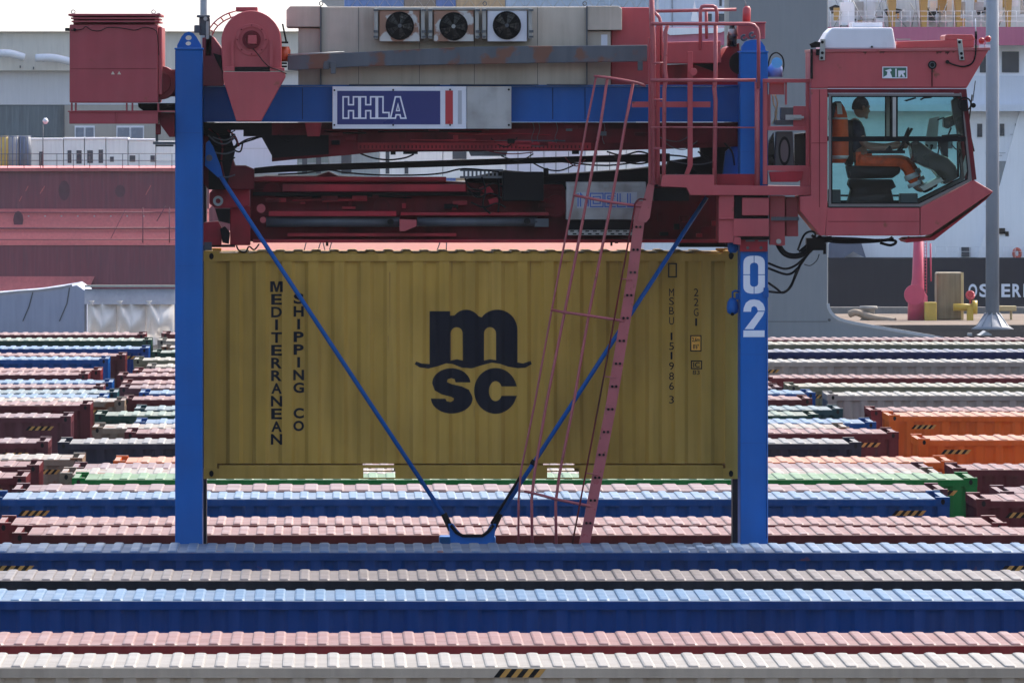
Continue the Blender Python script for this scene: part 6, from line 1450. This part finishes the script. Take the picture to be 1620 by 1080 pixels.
# deck under cabins: a long pontoon so that nothing floats
b=MB(); b.box(PX(-300,cbd),PX(1200,cbd),cbd-4,cbd+6,-5,PZ(288,cbd)-.02); pn=b.build('pontoon',redd,None,0,loc=(PX(350,cbd),cbd,-3)); tag(pn,'long dark pontoon carrying the white cabins behind the barge','pontoon')
b=MB(); b.box(PX(-300,cbd),PX(1200,cbd),cbd-3.9,cbd+5.9,PZ(288,cbd)-.02,PZ(288,cbd)+.0); b.build('deck',mat('pontoon_deck',(0.2,0.19,0.18),.8),pn)

# far hall with light curved roof
hd_=660
hall=thing('warehouse_hall','large hall with cream roof, grey fascia and dark teal cladding beyond the barge at left','warehouse',(PX(150,hd_),hd_+10,0))
def hp(mb,n,m,p=None,bev=0): return mb.build(n,m,p or hall,bev)
b=MB(); b.add([(PX(-500,hd_),hd_,PZ(50,hd_)),(PX(560,hd_),hd_,PZ(50,hd_)),(PX(430,hd_),hd_+38,PZ(-80,hd_)),(PX(-500,hd_),hd_+38,PZ(-80,hd_))],[(0,1,2,3)])
b.add([(PX(-500,hd_),hd_+38,PZ(-80,hd_)),(PX(430,hd_),hd_+38,PZ(-80,hd_)),(PX(560,hd_),hd_+70,PZ(50,hd_)),(PX(-500,hd_),hd_+70,PZ(50,hd_))],[(0,1,2,3)])
hp(b,'roof',mat('cream_roof_sheet',(0.46,0.44,0.375),0.5,wear=.06,streak=.05,scale=.05))
b=MB(); b.box(PX(-500,hd_),PX(560,hd_),hd_+.5,hd_+69,PZ(112,hd_),PZ(50.5,hd_)); hp(b,'fascia',mat('taupe_fascia',(0.64,0.59,0.52),0.6,wear=.2,streak=.15,scale=.1))
b=MB(); b.box(PX(-500,hd_),PX(560,hd_),hd_+1.2,hd_+69.2,PZ(166,hd_),PZ(112.5,hd_)); hp(b,'upper_wall',mat('lilac_grey_wall',(0.58,0.57,0.60),0.6,wear=.1,streak=.1,scale=.1))
b=MB(); b.box(PX(-500,hd_),PX(100,hd_),hd_+1.3,hd_+69,0,PZ(166.5,hd_)); 
wl=hp(b,'teal_cladding',mat('teal_cladding',(0.075,0.11,0.135),0.6,wear=.2,streak=.5,scale=.2))
b=MB(); b.box(PX(100.2,hd_),PX(560,hd_),hd_+1.0,hd_+69,0,PZ(166.5,hd_)); bw=hp(b,'brown_wall',mat('taupe_wall',(0.34,0.31,0.28),0.6,wear=.2,streak=.1,scale=.1))
b=MB(); b.box(PX(99,hd_),PX(101.5,hd_),hd_+.9,hd_+1.1,0,PZ(166,hd_)); hp(b,'corner_post',M['steel_dark'],wl)
for x0,x1 in ((118,150),(184,228)):
    b=MB(); b.pbox(x0,x1,199,222,hd_+.9,hd_+1.0); fo=hp(b,'window',M['white'],bw)
    m_=(x0+x1)/2; b=MB(); b.pbox(x0+2,m_-1.5,202,219,hd_+.85,hd_+.9); b.pbox(m_+1.5,x1-2,202,219,hd_+.85,hd_+.9); hp(b,'window_pane',mat('hazy_pane',(0.16,0.20,0.27),0.2),fo)
for x0,x1,y in ((-8,38,86),(57,112,93)):
    b=MB(); b.tube(smooth_path([P3(x0,y-1,hd_-.2),P3((x0+x1)/2,y-1,hd_-.4),P3(x1,y+5,hd_-.2)],6),.24,12); hp(b,'white_tube',M['white'])  # curved white tubes laid along the fascia
b=MB(); b.pbox(31,33,104,108,hd_+.2,hd_+.5); b.pbox(52,54,106,110,hd_+.2,hd_+.5); hp(b,'wall_lamp',M['steel_dark'])
# distant dome-shaped tank between drum and machine house
b=MB(); b.loft([(PX(420,720),740,0,9,9),(PX(420,720),740,PZ(95,720),9,9),(PX(420,720),740,PZ(60,720),8.2,8.2),(PX(420,720),740,PZ(20,720),5.5,5.5),(PX(420,720),740,PZ(0,720),2,2)],40); tag(b.build('storage_dome',mat('lilac_grey_dome',(0.5,0.5,0.54),0.6,wear=.15,streak=.1,scale=.1),None,0,loc=(PX(420,720),740,0)),'pale grey domed tank seen between the red drum and the beige machine house','tank')
# distant sheds above the machine house
fd=800
for x0,x1,col,lb in ((545,640,(0.06,0.16,0.42),'blue gable wall far behind, just above the machine house roof at left'),(640,690,(0.22,0.16,0.12),'brown shed far behind between two blue walls'),(690,722,(0.05,0.13,0.40),'narrow blue wall far behind next to the brown shed'),(722,800,(0.42,0.27,0.14),'ochre shed far behind above the second and third cooling fans'),(800,1200,(0.32,0.42,0.56),'long pale blue shed far behind above the machine house')):
    b=MB(); b.box(PX(x0,fd),PX(x1,fd)-.05,fd,fd+20,0,PZ(-60,fd)); so=b.build('distant_shed',mat('shed_paint_%d'%x0,col,.6,wear=.25,streak=.3,scale=.1),None,0,loc=(PX((x0+x1)/2,fd),fd+10,0)); tag(so,lb,'shed')
    b=MB()
    for x in range(int(x0)+10,int(x1)-6,22): b.ptube([(x,12),(x+10,-2),(x+20,12)],.35,fd-.1,5)
    b.build('truss_lines',M['steel'],so)
# sky-side closing hills
b=MB(); b.add([(x,2600,0 if k==0 else 70+14*math.sin(x*.004)) for k in (0,1) for x in range(-1500,1501,100)],[(i,i+1,i+32,i+31) for i in range(30)])
hh=b.build('hills',mat('far_hills',(0.10,0.13,0.15),0.9,wear=.3,streak=0,scale=.01)); hh['kind']='structure'

# ------------------------------------------------------------------ harbour haze
hz_=MB(); hz_.box(-1650,1650,-90,2750,-7,125)
hm=bpy.data.materials.new('harbour_haze'); hm.use_nodes=True; tt=hm.node_tree; tt.nodes.remove(tt.nodes['Principled BSDF'])
pv=tt.nodes.new('ShaderNodeVolumePrincipled'); pv.inputs['Color'].default_value=(.86,.90,1,1); pv.inputs['Density'].default_value=0.00005; pv.inputs['Anisotropy'].default_value=.3
tt.links.new(pv.outputs[0],tt.nodes['Material Output'].inputs['Volume'])
ho_=hz_.build('haze',hm); ho_['kind']='stuff'
